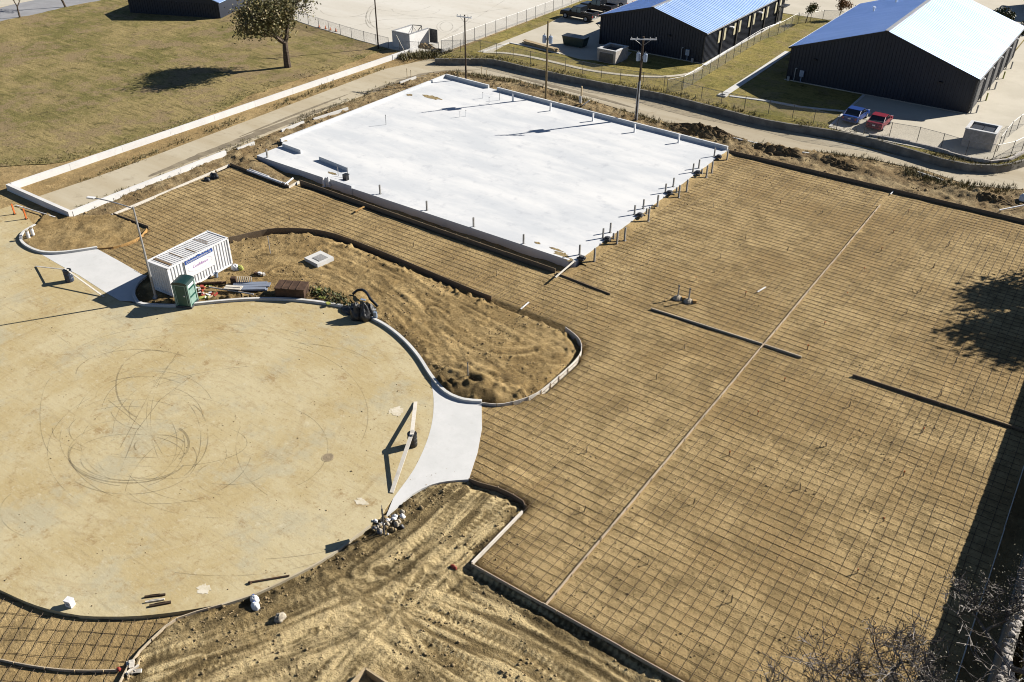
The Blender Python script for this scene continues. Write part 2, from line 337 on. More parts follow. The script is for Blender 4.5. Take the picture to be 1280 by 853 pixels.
# ---------------------------------------------------------------- mesh helpers
class MB:
    def __init__(s): s.v = []; s.f = []; s.mi = []
    def add(s, vs, fs, mi=0):
        o = len(s.v); s.v += [tuple(a) for a in vs]; s.f += [tuple(i + o for i in f) for f in fs]; s.mi += [mi] * len(fs)
    def box(s, c, d, rz=0.0, mi=0, m=None):
        x, y, z = d[0] / 2, d[1] / 2, d[2] / 2
        vs = [Vector((a, b, e)) for e in (-z, z) for a, b in ((-x, -y), (x, -y), (x, y), (-x, y))]
        R = m if m is not None else Matrix.Rotation(rz, 3, 'Z')
        vs = [R @ q + Vector(c) for q in vs]
        s.add(vs, [(3, 2, 1, 0), (4, 5, 6, 7), (0, 1, 5, 4), (1, 2, 6, 5), (2, 3, 7, 6), (3, 0, 4, 7)], mi)
    def tube(s, a, b, r0, r1=None, n=6, cap=True, mi=0):
        a = Vector(a); b = Vector(b); r1 = r0 if r1 is None else r1
        d = (b - a)
        if d.length < 1e-6: return
        q = d.to_track_quat('Z', 'Y').to_matrix()
        ring = lambda c, r: [c + q @ Vector((r * math.cos(2 * math.pi * i / n), r * math.sin(2 * math.pi * i / n), 0)) for i in range(n)]
        fs = [(i, (i + 1) % n, n + (i + 1) % n, n + i) for i in range(n)]
        if cap: fs += [tuple(range(n - 1, -1, -1)), tuple(range(n, 2 * n))]
        s.add(ring(a, r0) + ring(b, r1), fs, mi)
    def lathe(s, prof, n=14, c=(0, 0, 0), mi=0):
        vs = []; fs = []
        for r, z in prof:
            vs += [(c[0] + r * math.cos(2 * math.pi * i / n), c[1] + r * math.sin(2 * math.pi * i / n), c[2] + z) for i in range(n)]
        for k in range(len(prof) - 1):
            fs += [(k * n + i, k * n + (i + 1) % n, (k + 1) * n + (i + 1) % n, (k + 1) * n + i) for i in range(n)]
        fs.append(tuple(range(n - 1, -1, -1))); L = (len(prof) - 1) * n; fs.append(tuple(range(L, L + n)))
        s.add(vs, fs, mi)
    def prism(s, poly, z0, z1, mi=0):
        n = len(poly)
        A = sum(poly[i][0] * poly[(i + 1) % n][1] - poly[(i + 1) % n][0] * poly[i][1] for i in range(n))
        if A < 0: poly = list(poly)[::-1]
        vs = [(p[0], p[1], z0) for p in poly] + [(p[0], p[1], z1) for p in poly]
        tris = tessellate_polygon([[Vector((p[0], p[1], 0)) for p in poly]])
        fs = []
        for t in tris:
            a, b, c = t
            nz = (poly[b][0] - poly[a][0]) * (poly[c][1] - poly[a][1]) - (poly[b][1] - poly[a][1]) * (poly[c][0] - poly[a][0])
            if nz < 0: a, b, c = a, c, b
            fs.append((a + n, b + n, c + n)); fs.append((c, b, a))
        fs += [(i, (i + 1) % n, n + (i + 1) % n, n + i) for i in range(n)]
        s.add(vs, fs, mi)
    def build(s, name, mat, parent=None, loc=(0, 0, 0), rz=0.0, smooth=False):
        me = bpy.data.meshes.new(name)
        me.from_pydata([tuple(v) for v in s.v], [], s.f)
        for m in (mat if isinstance(mat, (list, tuple)) else [mat]): me.materials.append(m)
        if isinstance(mat, (list, tuple)): me.polygons.foreach_set('material_index', s.mi)
        if smooth: me.polygons.foreach_set('use_smooth', [True] * len(me.polygons))
        me.update()
        return link(name, me, parent, loc, rz)

def link(name, me, parent=None, loc=(0, 0, 0), rz=0.0):
    o = bpy.data.objects.new(name, me); COL.objects.link(o)
    o.location = loc; o.rotation_euler = (0, 0, rz)
    if parent is not None: o.parent = parent
    return o

def tag(o, label=None, cat=None, group=None, kind=None):
    if label: o['label'] = label
    if cat: o['category'] = cat
    if group: o['group'] = group
    if kind: o['kind'] = kind
    return o

def thing(name, label, cat, loc=(0, 0, 0), rz=0.0, group=None):
    o = bpy.data.objects.new(name, None); COL.objects.link(o); o.empty_display_size = 0.2
    o.location = loc; o.rotation_euler = (0, 0, rz)
    return tag(o, label, cat, group)

def struct(o): o['kind'] = 'structure'; return o
def stuff(o): o['kind'] = 'stuff'; return o

def copy_tree(o, loc=None, rz=None, parent=None):
    c = o.copy(); COL.objects.link(c)
    if parent is not None: c.parent = parent
    for ch in list(o.children): copy_tree(ch, parent=c)
    if loc is not None: c.location = loc
    if rz is not None: c.rotation_euler = (0, 0, rz)
    return c

def from_np(name, V, F, mat, parent=None, mi=None, smooth=False):
    """fast mesh build: V (n,3), F (m,k)"""
    me = bpy.data.meshes.new(name)
    n, k = F.shape
    me.vertices.add(len(V)); me.vertices.foreach_set('co', np.ascontiguousarray(V, dtype=np.float32).ravel())
    me.loops.add(n * k); me.loops.foreach_set('vertex_index', np.ascontiguousarray(F, dtype=np.int32).ravel())
    me.polygons.add(n); me.polygons.foreach_set('loop_start', np.arange(0, n * k, k, dtype=np.int32))
    try: me.polygons.foreach_set('loop_total', np.full(n, k, dtype=np.int32))
    except Exception: pass
    for m in (mat if isinstance(mat, (list, tuple)) else [mat]): me.materials.append(m)
    if mi is not None: me.polygons.foreach_set('material_index', np.ascontiguousarray(mi, dtype=np.int32))
    if smooth: me.polygons.foreach_set('use_smooth', np.ones(n, dtype=bool))
    me.update(calc_edges=True); me.validate()
    return link(name, me, parent)

# numpy value noise
def _h(ix, iy, seed):
    n = (ix.astype(np.int64) * 374761393 + iy.astype(np.int64) * 668265263 + seed * 1442695041) & 0x7fffffff
    n = ((n ^ (n >> 13)) * 1274126177) & 0x7fffffff
    return ((n ^ (n >> 16)) & 0xffff) / 65535.0
def vnoise(x, y, seed=0):
    ix = np.floor(x); iy = np.floor(y); fx = x - ix; fy = y - iy
    fx = fx * fx * (3 - 2 * fx); fy = fy * fy * (3 - 2 * fy)
    a = _h(ix, iy, seed); b = _h(ix + 1, iy, seed); c = _h(ix, iy + 1, seed); d = _h(ix + 1, iy + 1, seed)
    return (a * (1 - fx) + b * fx) * (1 - fy) + (c * (1 - fx) + d * fx) * fy - 0.5
def fbm(x, y, sc, oct=4, seed=0, gain=0.55):
    r = 0; a = 1
    for i in range(oct):
        r = r + a * vnoise(x / sc + 17.3 * i, y / sc - 9.1 * i, seed + i); a *= gain; sc *= 0.5
    return r
def inpoly(x, y, poly):
    r = np.zeros(x.shape, bool); n = len(poly)
    for i in range(n):
        x0, y0 = poly[i][0], poly[i][1]; x1, y1 = poly[(i + 1) % n][0], poly[(i + 1) % n][1]
        if y0 == y1: continue
        c = ((y0 > y) != (y1 > y)) & (x < (x1 - x0) * (y - y0) / (y1 - y0) + x0)
        r ^= c
    return r
def seg_dist(x, y, pts, closed=False):
    """distance to a polyline, signed side, and arc length at the nearest point"""
    best = np.full(x.shape, 1e9); side = np.zeros(x.shape); arc = np.zeros(x.shape); s0 = 0.0
    n = len(pts)
    for i in range(n if closed else n - 1):
        ax, ay = pts[i][0], pts[i][1]; bx, by = pts[(i + 1) % n][0], pts[(i + 1) % n][1]
        dx, dy = bx - ax, by - ay; L = math.hypot(dx, dy)
        if L < 1e-6: continue
        t = np.clip(((x - ax) * dx + (y - ay) * dy) / (L * L), 0, 1)
        qx = x - ax - t * dx; qy = y - ay - t * dy
        d = np.hypot(qx, qy); m = d < best
        best = np.where(m, d, best); side = np.where(m, np.sign(dx * qy - dy * qx), side); arc = np.where(m, s0 + t * L, arc)
        s0 += L
    return best, side, arc

def smooth_path(pts, step=0.5, closed=False):
    """Catmull-Rom through the points, resampled"""
    n = len(pts); out = []
    rngk = range(n if closed else n - 1)
    for i in rngk:
        p0 = pts[(i - 1) % n] if closed or i > 0 else pts[0] * 2 - pts[1]
        p1 = pts[i]; p2 = pts[(i + 1) % n]
        p3 = pts[(i + 2) % n] if closed or i + 2 < n else p2 * 2 - p1
        k = max(1, int((p2 - p1).length / step))
        for j in range(k):
            t = j / k
            out.append(0.5 * ((2 * p1) + (p2 - p0) * t + (2 * p0 - 5 * p1 + 4 * p2 - p3) * t * t + (3 * p1 - p0 - 3 * p2 + p3) * t ** 3))
    if not closed: out.append(pts[-1].copy())
    return out

def strip_mb(pts, o0, o1, z0, z1, mb=None, closed=False, mi=0):
    """wall of rectangular section along pts, from side offset o0 to o1 (left positive)"""
    mb = mb or MB(); n = len(pts); nor = []
    for i in range(n):
        a = pts[i - 1] if (i > 0 or closed) else pts[i]
        b = pts[(i + 1) % n] if (i < n - 1 or closed) else pts[i]
        d = Vector((b[0] - a[0], b[1] - a[1])); d.normalize()
        nv = Vector((-d.y, d.x))
        if 0 < i < n - 1 or closed:
            e = Vector((pts[i][0] - a[0], pts[i][1] - a[1])).normalized(); c = nv.dot(Vector((-e.y, e.x)))
            nv = nv / max(0.4, c)
        nor.append(nv)
    vs = []; fs = []
    zz = lambda z, i: z[i] if isinstance(z, (list, tuple)) else z
    for i in range(n):
        p = Vector((pts[i][0], pts[i][1]))
        A = p + nor[i] * o0; B = p + nor[i] * o1
        vs += [(A.x, A.y, zz(z0, i)), (B.x, B.y, zz(z0, i)), (B.x, B.y, zz(z1, i)), (A.x, A.y, zz(z1, i))]
    m = n if closed else n - 1
    for i in range(m):
        a = i * 4; b = ((i + 1) % n) * 4
        fs += [(a, a + 1, b + 1, b), (a + 1, a + 2, b + 2, b + 1), (a + 2, a + 3, b + 3, b + 2), (a + 3, a, b, b + 3)]
    if not closed: fs += [(3, 2, 1, 0), ((n - 1) * 4, (n - 1) * 4 + 1, (n - 1) * 4 + 2, (n - 1) * 4 + 3)]
    if o1 > o0: fs = [f[::-1] for f in fs]
    mb.add(vs, fs, mi); return mb

def sheet(name, poly, z, mat, zb=None, label=None):
    mb = MB(); mb.prism(poly, (z - 0.3) if zb is None else zb, z)
    return struct(mb.build(name, mat))

def jitter_edge(poly, step, amp, seed=1):
    out = []; n = len(poly); r = random.Random(seed)
    for i in range(n):
        a = poly[i]; b = poly[(i + 1) % n]; L = (b - a).length
        if L > 160: out.append(a.copy()); continue
        k = max(1, int(L / step)); d = (b - a).normalized(); nv = Vector((-d.y, d.x, 0))
        for j in range(k):
            out.append(a + (b - a) * (j / k) + nv * r.uniform(-amp, amp))
    return out

def patch(name, poly, res, hfun, mat, inner_jit=0.3, cfun=None):
    """height-field mesh with an exact polygon outline"""
    bp = []; n = len(poly)
    for i in range(n):
        a = poly[i]; b = poly[(i + 1) % n]; k = max(1, int((b - a).length / (res * 1.5)))
        bp += [(a.x + (b.x - a.x) * j / k, a.y + (b.y - a.y) * j / k) for j in range(k)]
    xs = [p[0] for p in bp]; ys = [p[1] for p in bp]
    gx, gy = np.meshgrid(np.arange(min(xs), max(xs), res), np.arange(min(ys), max(ys), res))
    gx = gx.ravel() + rng.uniform(-inner_jit, inner_jit, gx.size) * res; gy = gy.ravel() + rng.uniform(-inner_jit, inner_jit, gy.size) * res
    m = inpoly(gx, gy, bp); gx = gx[m]; gy = gy[m]
    d, _, _ = seg_dist(gx, gy, [Vector(p) for p in bp], True)
    k = d > res * 0.6; gx = gx[k]; gy = gy[k]
    vin = [Vector(p) for p in bp] + [Vector((a, b)) for a, b in zip(gx.tolist(), gy.tolist())]
    nb = len(bp)
    vo, eo, fo, *_ = delaunay_2d_cdt(vin, [(i, (i + 1) % nb) for i in range(nb)], [], 1, 1e-5)
    V = np.array([(p[0], p[1]) for p in vo])
    dd, _, _ = seg_dist(V[:, 0], V[:, 1], [Vector(p) for p in bp], True)
    Z = hfun(V[:, 0], V[:, 1], dd)
    F = np.array(fo, dtype=np.int32)
    a, b, c = (V[F[:, i]] for i in range(3))
    cr = (b[:, 0] - a[:, 0]) * (c[:, 1] - a[:, 1]) - (b[:, 1] - a[:, 1]) * (c[:, 0] - a[:, 0])
    F[cr < 0] = F[cr < 0][:, ::-1]
    o = from_np(name, np.column_stack([V, Z]), F, mat, smooth=True)
    if cfun is not None:
        for an, val in cfun(V[:, 0], V[:, 1], dd).items():
            at = o.data.attributes.new(an, 'FLOAT', 'POINT'); at.data.foreach_set('value', np.ascontiguousarray(val, dtype=np.float32))
    return o

# ================================================================ outlines (all on the ground, metres)
X_R, Y_B, Y_T, X_F, X_S, Y_M = 2.75, 25.42, 88.9, -15.38, -33.1, 54.75
kerbA = smooth_path(PL([(44, 283), (29, 292), (25, 301), (32, 309.5), (49, 317), (70, 318.5), (92, 316.5), (122, 312)]), 0.5)
formA = smooth_path(PL([(122, 312), (142, 310.5), (160, 305), (175, 297.5), (184, 287.5)]), 0.5)
kerbB = smooth_path(PL([(182, 347), (171, 356), (166, 367), (169, 377), (178, 383), (217, 385), (241, 383), (280, 379), (320, 376.5), (370, 377.5), (425, 385), (455, 396.5), (480, 409), (502, 426), (521, 447), (538, 473), (556, 493), (579, 503), (602, 505)]), 0.5)
formB = smooth_path(PL([(602, 506), (621, 508), (641, 505), (670, 494.5), (698, 472.5), (718, 454), (726.5, 441), (725, 428), (712, 415.5), (690, 402.5), (640, 383.5), (595, 367), (545, 346), (495, 325), (445, 305), (412, 294), (382, 289.5), (345, 289), (318, 293.5), (287, 300.5)]), 0.5)
apronB_l = smooth_path(PL([(538, 473), (542, 499), (540.5, 526), (533, 554), (518, 586.5), (500.5, 611.5), (483, 635)]), 0.7)
apronB_r = PL([(602, 506), (602.5, 536), (597, 566), (586, 600)])
edgeD = smooth_path(PL([(586, 600), (560.6, 602), (538, 607), (515.5, 618.5), (493, 637), (483, 645)]), 0.5)
roadD = smooth_path(PL([(483, 641), (442, 673), (402, 701), (360, 723), (320, 742), (277, 756)]), 0.6)
roadC = smooth_path(PL([(277, 756), (225, 765), (175, 770.5), (135, 771.5), (100, 770), (62, 762.5), (32, 752.5), (0, 738)]), 0.6)
formC1 = smooth_path(PL([(277, 757), (245, 766), (222, 774), (207, 784), (190, 800), (175, 815), (160, 835), (149, 856), (143, 875)], -0.05), 0.6)
formC2 = smooth_path(PL([(-30, 817), (0, 825), (37, 832.5), (75, 837.5), (112, 839), (147, 838)], -0.1), 0.6)
formE = smooth_path(PL([(586, 600), (599, 605), (622.5, 611.5), (641, 620), (654, 628), (656.5, 634), (653, 641)]), 0.4)

def rev(p): return list(reversed(p))
islandA = kerbA + formA[1:] + PL([(150, 270), (139, 270), (110, 269), (88, 272), (60, 262)])
islandB = kerbB + formB[1:] + PL([(262, 312), (225, 330)])
D_poly = edgeD[:-1] + roadD + formC1[1:] + [P(143, 875) + Vector((-3, -6, 0)), Vector((-8, 0, 0)), Vector((2.6, 8, 0)), Vector((2.75, Y_B - .02, 0)), Vector((-20.1, Y_B - .02, 0)), P(653, 641)] + rev(formE)[1:-1]
C_poly = roadC + PL([(-60, 700), (-60, 900), (143, 900)]) + rev(formC1)[:-1]
trench = [Vector((-74.4, 55.2, 0)), Vector((-33.6, 54.95, 0)), Vector((-33.0, 57.3, 0)), Vector((-73.5, 57.3, 0))]
slab_poly = [Vector((-73.2, 57.2, 0)), Vector((X_S, 57.1, 0)), Vector((X_S, 88.9, 0)), Vector((-74.3, 91.0, 0)), Vector((-74.1, 61.6, 0)), Vector((-73.2, 61.2, 0))]
strip_poly = PL([(82, 268), (160, 240), (230, 213), (320, 174), (425, 130), (510, 97), (560, 88), (640, 98), (725, 121), (790, 141), (865, 163), (960, 181), (1085, 198), (1160, 214), (1212, 232), (1247, 235), (1280, 237), (1400, 250)]) + \
    [Vector((X_R + 1, Y_T + .05, 0)), Vector((X_S, Y_T + .05, 0)), Vector((-74.2, 90.9, 0)), Vector((-74.0, 57.3, 0)), Vector((-65, 55.2, 0)), Vector((-65.2, 53.9, 0)), Vector((-74.0, 54.3, 0)), Vector((-73.4, 39.7, 0)), Vector((-75.5, 37.5, 0))]

# ================================================================ ground: one sheet to the horizon
gx = np.concatenate([[-1500, -700, -400, -250, -170, -130], np.arange(-112, 16, 0.4), [22, 40, 80, 160, 320, 700, 1500]])
gy = np.concatenate([[-300, -120, -60, -25, -5], np.arange(4, 104, 0.4), [110, 130, 170, 240, 400, 800, 2000]])
X, Y = np.meshgrid(gx, gy)
x = X.ravel(); y = Y.ravel()
z = np.full(x.shape, -0.045) + 0.02 * fbm(x, y, 3.0, 3, 5)
mm = (x > -75.5) & (x < X_R + .2) & (y > 25.3) & (y < Y_T)
z = np.where(mm, 0.0 + 0.045 * fbm(x, y, 1.6, 3, 9) + 0.02 * fbm(x, y, 9, 2, 3), z)
for poly, dep in ((D_poly, -0.9), (C_poly, -0.9), (islandA, -0.25), (islandB, -0.6), (strip_poly, -0.3), (slab_poly, -0.45)):
    z = np.where(inpoly(x, y, poly), dep, z)
z = np.where(inpoly(x, y, trench), -0.42 + 0.25 * fbm(x, y, 1.2, 3, 4), z)
z = np.where((x > 2.9) & (x < 4.4) & (y > 5) & (y < 90), -0.35, z)
far = (x < -112) | (x > 15.9) | (y < 4) | (y > 103.8)
z = np.where(far, -0.06, z)
nx, ny = len(gx), len(gy)
idx = np.arange(nx * ny).reshape(ny, nx)
F = np.column_stack([idx[:-1, :-1].ravel(), idx[:-1, 1:].ravel(), idx[1:, 1:].ravel(), idx[1:, :-1].ravel()])
struct(from_np('ground', np.column_stack([x, y, z]), F, M['subgrade'], smooth=True))

# ---------------------------------------------------------------- tracks pressed into loose soil
def track_rel(x, y, paths):
    h = np.zeros(x.shape)
    for pts, gauge, depth, cleat in paths:
        xs = [p.x for p in pts]; ys = [p.y for p in pts]
        m = (x > min(xs) - 2) & (x < max(xs) + 2) & (y > min(ys) - 2) & (y < max(ys) + 2)
        if not m.any(): continue
        d, s, a = seg_dist(x[m], y[m], pts)
        fade = np.clip(0.55 + 1.6 * vnoise(a / 3.0, a * 0 + gauge * 7, 3), 0.1, 1.2)
        if gauge > 0:
            for off in (-gauge, gauge):
                e = np.abs(s * d - off) / 0.24
                rut = np.exp(-e ** 2); ridge = np.exp(-((e - 1.7) / 0.5) ** 2)
                h[m] += fade * (-.7 * depth * rut + 0.3 * depth * ridge + .45 * cleat * rut * np.sin(a * 2 * math.pi / 0.30))
        else:
            h[m] += fade * -depth * np.exp(-(d / 0.16) ** 2)
    return h
def streaks(x, y, paths, width=1.25):
    """soil smeared along machine paths: (streak value -.5...5, weight)"""
    v = np.zeros(x.shape); w = np.zeros(x.shape)
    for k, (pts, gauge, depth, cleat) in enumerate(paths):
        if gauge <= 0: continue
        d, s, a = seg_dist(x, y, pts); m = np.exp(-(d / width) ** 2 * .8)
        q = vnoise(s * d / .26 + 40 * k, a / 3.2, 7) + .8 * vnoise(s * d / .12 + 90 * k, a / 2.0, 8) + .25 * np.sin(a * 18.5) * (np.abs(d - .8) < .3)
        v = np.where(m > w, q, v); w = np.maximum(w, m)
    return v, w
def TP(l): return smooth_path(PL(l), 0.8)
def scrape(l0, l1, n, depth):
    """n parallel scrape lines between two pixel paths"""
    out = []
    for k in range(n):
        t = (k + random.uniform(-.25, .25)) / max(1, n - 1)
        out.append((TP([(a[0] * (1 - t) + b[0] * t, a[1] * (1 - t) + b[1] * t) for a, b in zip(l0, l1)]), 0, depth * random.uniform(.4, 1.2), 0))
    return out
tracksD = [(TP(l), g, dp, c) for l, g, dp, c in (
    ([(640, 640), (585, 690), (520, 745), (400, 805), (250, 858)], 0.8, .07, .035),
    ([(605, 618), (545, 680), (470, 735), (330, 795), (190, 838)], 0.8, .06, .035),
    ([(575, 612), (515, 665), (450, 715)], 0.8, .06, .03),
    ([(628, 655), (560, 710), (480, 775), (430, 830), (390, 880)], 0.8, .06, .035),
    ([(430, 735), (560, 790), (680, 850), (760, 910)], 0.85, .05, .03),
    ([(470, 715), (600, 765), (720, 825), (840, 900)], 0.85, .05, .03),
    ([(520, 700), (620, 745), (740, 815), (850, 885)], 0.85, .045, .03),
    ([(420, 770), (520, 815), (640, 890)], 0.8, .05, .03),
    ([(420, 750), (300, 800), (180, 850)], 0.8, .05, .035),
    ([(590, 640), (530, 700), (500, 770), (560, 870)], 0.8, .04, .02),
    ([(380, 790), (300, 830), (230, 870)], 0.8, .06, .035))]
tracksD += scrape([(545, 612), (490, 665), (430, 715)], [(640, 632), (590, 690), (500, 755)], 10, .06)
tracksD += scrape([(600, 722), (700, 790), (820, 865)], [(560, 745), (650, 800), (760, 870)], 7, .05)
tracksD += scrape([(470, 760), (380, 800), (260, 850)], [(500, 790), (430, 830), (340, 890)], 8, .06)
def hD(x, y, d):
    base = -0.02 + np.clip((-16 - x) * 0.0, 0, 0)
    lowc = np.clip((x + 22) / 3, 0, 1) * np.clip((27.5 - y) / 1.5, 0, 1)          # lower beside the bottom form
    h = base - 0.24 * lowc + 0.09 * fbm(x, y, 3.2, 2, 21) + 0.05 * fbm(x, y, 0.4, 3, 31) - 0.05 * np.abs(fbm(x, y, 0.7, 3, 35))
    lump = np.clip(fbm(x, y, 0.55, 2, 77) - 0.13, 0, 1) * 0.55
    near = np.clip(1 - d / 1.6, 0, 1)
    sv, sw = streaks(x, y, tracksD, 1.5)
    h = h + track_rel(x, y, tracksD) * np.clip(d / .5, 0, 1) + lump * (0.10 + .8 * near) + .045 * sv * sw
    rd, _, _ = seg_dist(x, y, roadD)
    fe, _, _ = seg_dist(x, y, formE)
    h = h - 0.16 * np.exp(-((rd - .25) / .45) ** 2) - .30 * np.exp(-(fe / .55) ** 2)
    return np.where((d < 0.12) & (fe > .3), -0.10, h)
def cD(x, y, d):
    v, w = streaks(x, y, tracksD, 1.5); blot = fbm(x, y, 2.2, 5, 121)
    rd, _, _ = seg_dist(x, y, roadD)
    dry = np.clip(w * (v * 2.0 + .25) + blot * .5, 0, 1) * np.clip((rd - .8) / 2.5, 0, 1)
    damp_shade = np.clip(w * (-v * 1.6 - .05) - blot * .6 + 1.1 * np.exp(-(rd / 1.9) ** 2) * (.4 + fbm(x, y, .8, 4, 5)) + 1.0 * np.clip(1 - d / 1.5, 0, 1) * (.3 + fbm(x, y, .5, 3, 6)), 0, 1)
    return {'dry': dry, 'damp_shade': damp_shade}
struct(patch('disturbed_earth', D_poly, 0.1, hD, M['earth'], cfun=cD))

tracksB = [(TP(l), g, dp, c) for l, g, dp, c in (
    ([(330, 320), (400, 335), (480, 372), (560, 430), (640, 480)], 0.8, .06, .03),
    ([(420, 310), (500, 345), (600, 395), (690, 440)], 0.8, .06, .03),
    ([(470, 345), (530, 400), (570, 460)], 0.8, .06, .03),
    ([(690, 430), (640, 440), (590, 430), (540, 390)], 0.8, .05, .02),
    ([(350, 340), (420, 345), (470, 380), (500, 410)], 0.8, .06, .03))]
tracksB += scrape([(590, 425), (640, 445), (690, 470)], [(640, 405), (680, 420), (718, 436)], 9, .07)
tracksB += scrape([(560, 480), (585, 455), (620, 430)], [(600, 495), (640, 475), (670, 455)], 5, .06)
tracksB += scrape([(490, 400), (520, 430), (560, 470)], [(520, 385), (560, 420), (610, 465)], 5, .07)
cenB = P(600, 480)
def hB(x, y, d):
    h = 0.10 + 0.08 * fbm(x, y, 2.8, 3, 51) + 0.045 * fbm(x, y, 0.45, 3, 61) - 0.05 * np.abs(fbm(x, y, 0.8, 3, 65))
    h += 0.50 * np.exp(-(((x - cenB.x) / 2.4) ** 2 + ((y - cenB.y) / 2.0) ** 2)) * (0.7 + vnoise(x / .5, y / .5, 8))
    sv, sw = streaks(x, y, tracksB, 1.6)
    h += .7 * track_rel(x, y, tracksB) * np.clip(d / .6, 0, 1) + .06 * sv * sw + np.clip(fbm(x, y, 0.5, 2, 78) - 0.12, 0, 1) * (0.2 + .7 * np.clip(1 - d / 1.8, 0, 1))
    fd, _, _ = seg_dist(x, y, formB)
    h = h * np.clip(d / .4, .3, 1) - .42 * np.exp(-(fd / .55) ** 2)
    return np.where((d < 0.15) & (fd > .3), 0.03, h)
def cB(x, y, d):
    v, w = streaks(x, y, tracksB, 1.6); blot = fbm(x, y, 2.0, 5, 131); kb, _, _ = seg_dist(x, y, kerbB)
    return {'dry': np.clip(w * (v * 1.3) + blot * .3, 0, .6), 'damp_shade': np.clip(.75 * np.exp(-(((x - cenB.x) / 2.8) ** 2 + ((y - cenB.y) / 1.6) ** 2)) * (.6 + fbm(x, y, .6, 3, 14)) + w * (-v * 1.5 - .1) - blot * .7 - .05 + 1.3 * np.exp(-(kb / 1.15) ** 4) * (.55 + fbm(x, y, .5, 3, 9)) + .6 * np.clip(1 - d / 1.2, 0, 1) * (.4 + fbm(x, y, .5, 3, 6)), 0, 1)}  # debris shade by the kerb and mound shade painted in with damp soil
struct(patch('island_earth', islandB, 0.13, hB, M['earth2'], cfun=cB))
def hA(x, y, d):
    h = 0.14 + 0.20 * fbm(x, y, 2.0, 5, 81) + 0.08 * fbm(x, y, 0.5, 3, 82)
    c = P(165, 295); h = h - 0.25 * np.exp(-(((x - c.x) / 1.6) ** 2 + ((y - c.y) / 2.2) ** 2))
    return np.where(d < 0.15, 0.03, h)
struct(patch('island_earth', islandA, 0.2, hA, M['earth2']))
pilesS = [(P(880, 163), 4.6, 1.3, .75), (P(920, 175), 3.2, 1.2, .5), (P(985, 190), 3.6, 1.1, .5), (P(1045, 203), 4.0, 1.1, .5), (P(1070, 208), 2.2, 1.0, .45),
          (P(1200, 240), 3.0, 1.0, .35), (P(1245, 250), 3.0, 1.2, .45), (P(730, 134), 2.0, 1.0, .4), (P(300, 195), 3.4, 1.2, .4), (P(210, 238), 3.5, .9, .3)]
def hS(x, y, d):
    h = 0.08 + 0.18 * fbm(x, y, 2.4, 5, 91) + 0.10 * fbm(x, y, 0.6, 3, 92)
    for c, rx, ry, hh in pilesS:
        e = ((x - c.x) / rx) ** 2 + ((y - c.y) / ry) ** 2
        h = h + .7 * hh * np.exp(-e) * (0.75 + 1.1 * vnoise(x / .7, y / .7, 5) + .6 * vnoise(x / .3, y / .3, 6))
    h = h + np.clip(fbm(x, y, 0.6, 2, 79) - 0.1, 0, 1) * 0.5
    return np.where(d < 0.2, 0.0, h * np.clip(d / .8, .25, 1))
struct(patch('bare_earth_verge', strip_poly, 0.22, hS, M['verge']))
def heap(name, c, rx, ry, hh, mat, label, seed, rz=0.0):
    """a loose earth pile"""
    n, k = 40, 10; V = [(0, 0, hh)]; F = []
    for j in range(1, k + 1):
        for i in range(n):
            a = 2 * math.pi * i / n; r = j / k
            q = Vector((math.cos(a) * r, math.sin(a) * r, seed))
            w = 1 + .25 * mnoise.noise(q * 2)
            zz = hh * (math.cos(r * math.pi / 2) ** 1.2) * (1 + .8 * mnoise.noise(Vector((q.x * 3 * rx, q.y * 3 * ry, seed)))) + .12 * mnoise.noise(Vector((q.x * 8 * rx, q.y * 8 * ry, seed))) - (0.25 if j == k else 0)
            V.append((q.x * rx * w, q.y * ry * w, zz))
    for i in range(n): F.append((0, 1 + i, 1 + (i + 1) % n))
    for j in range(k - 1):
        for i in range(n):
            a = 1 + j * n + i; b = 1 + j * n + (i + 1) % n; F.append((a, a + n, b + n, b))
    mb = MB(); mb.add(V, F); o = mb.build(name, mat, None, c, rz)
    return tag(o, label, 'dirt pile', 'dirt piles along the alley')
heap('dirt_pile', P(880, 166, .1), 5.0, 1.5, .75, M['dark_earth'], 'long dark brown earth pile just behind the far right corner of the white slab', 1.3, .03)
heap('dirt_pile', P(975, 190, .1), 4.2, 1.2, .55, M['dark_earth'], 'dark brown earth ridge between alley and mat, second heap right of the slab corner', 4.7, -.02)
heap('dirt_pile', P(1045, 205, .1), 3.4, .9, .4, M['dark_earth'], 'low dark earth heap below the parked red car, across the alley', 7.1, .0)
heap('dirt_pile', P(1238, 249, .1), 2.6, 1.0, .45, M['dark_earth'], 'dark weedy earth pile at the right edge below the alley bend', 9.9, .0)

# C: low drive bed at the bottom left
def hC(x, y, d): return np.where(d < .1, -0.22, -0.21 + 0.05 * fbm(x, y, 1.4, 4, 11))
struct(patch('drive_subgrade', C_poly, 0.3, hC, M['subgrade']))

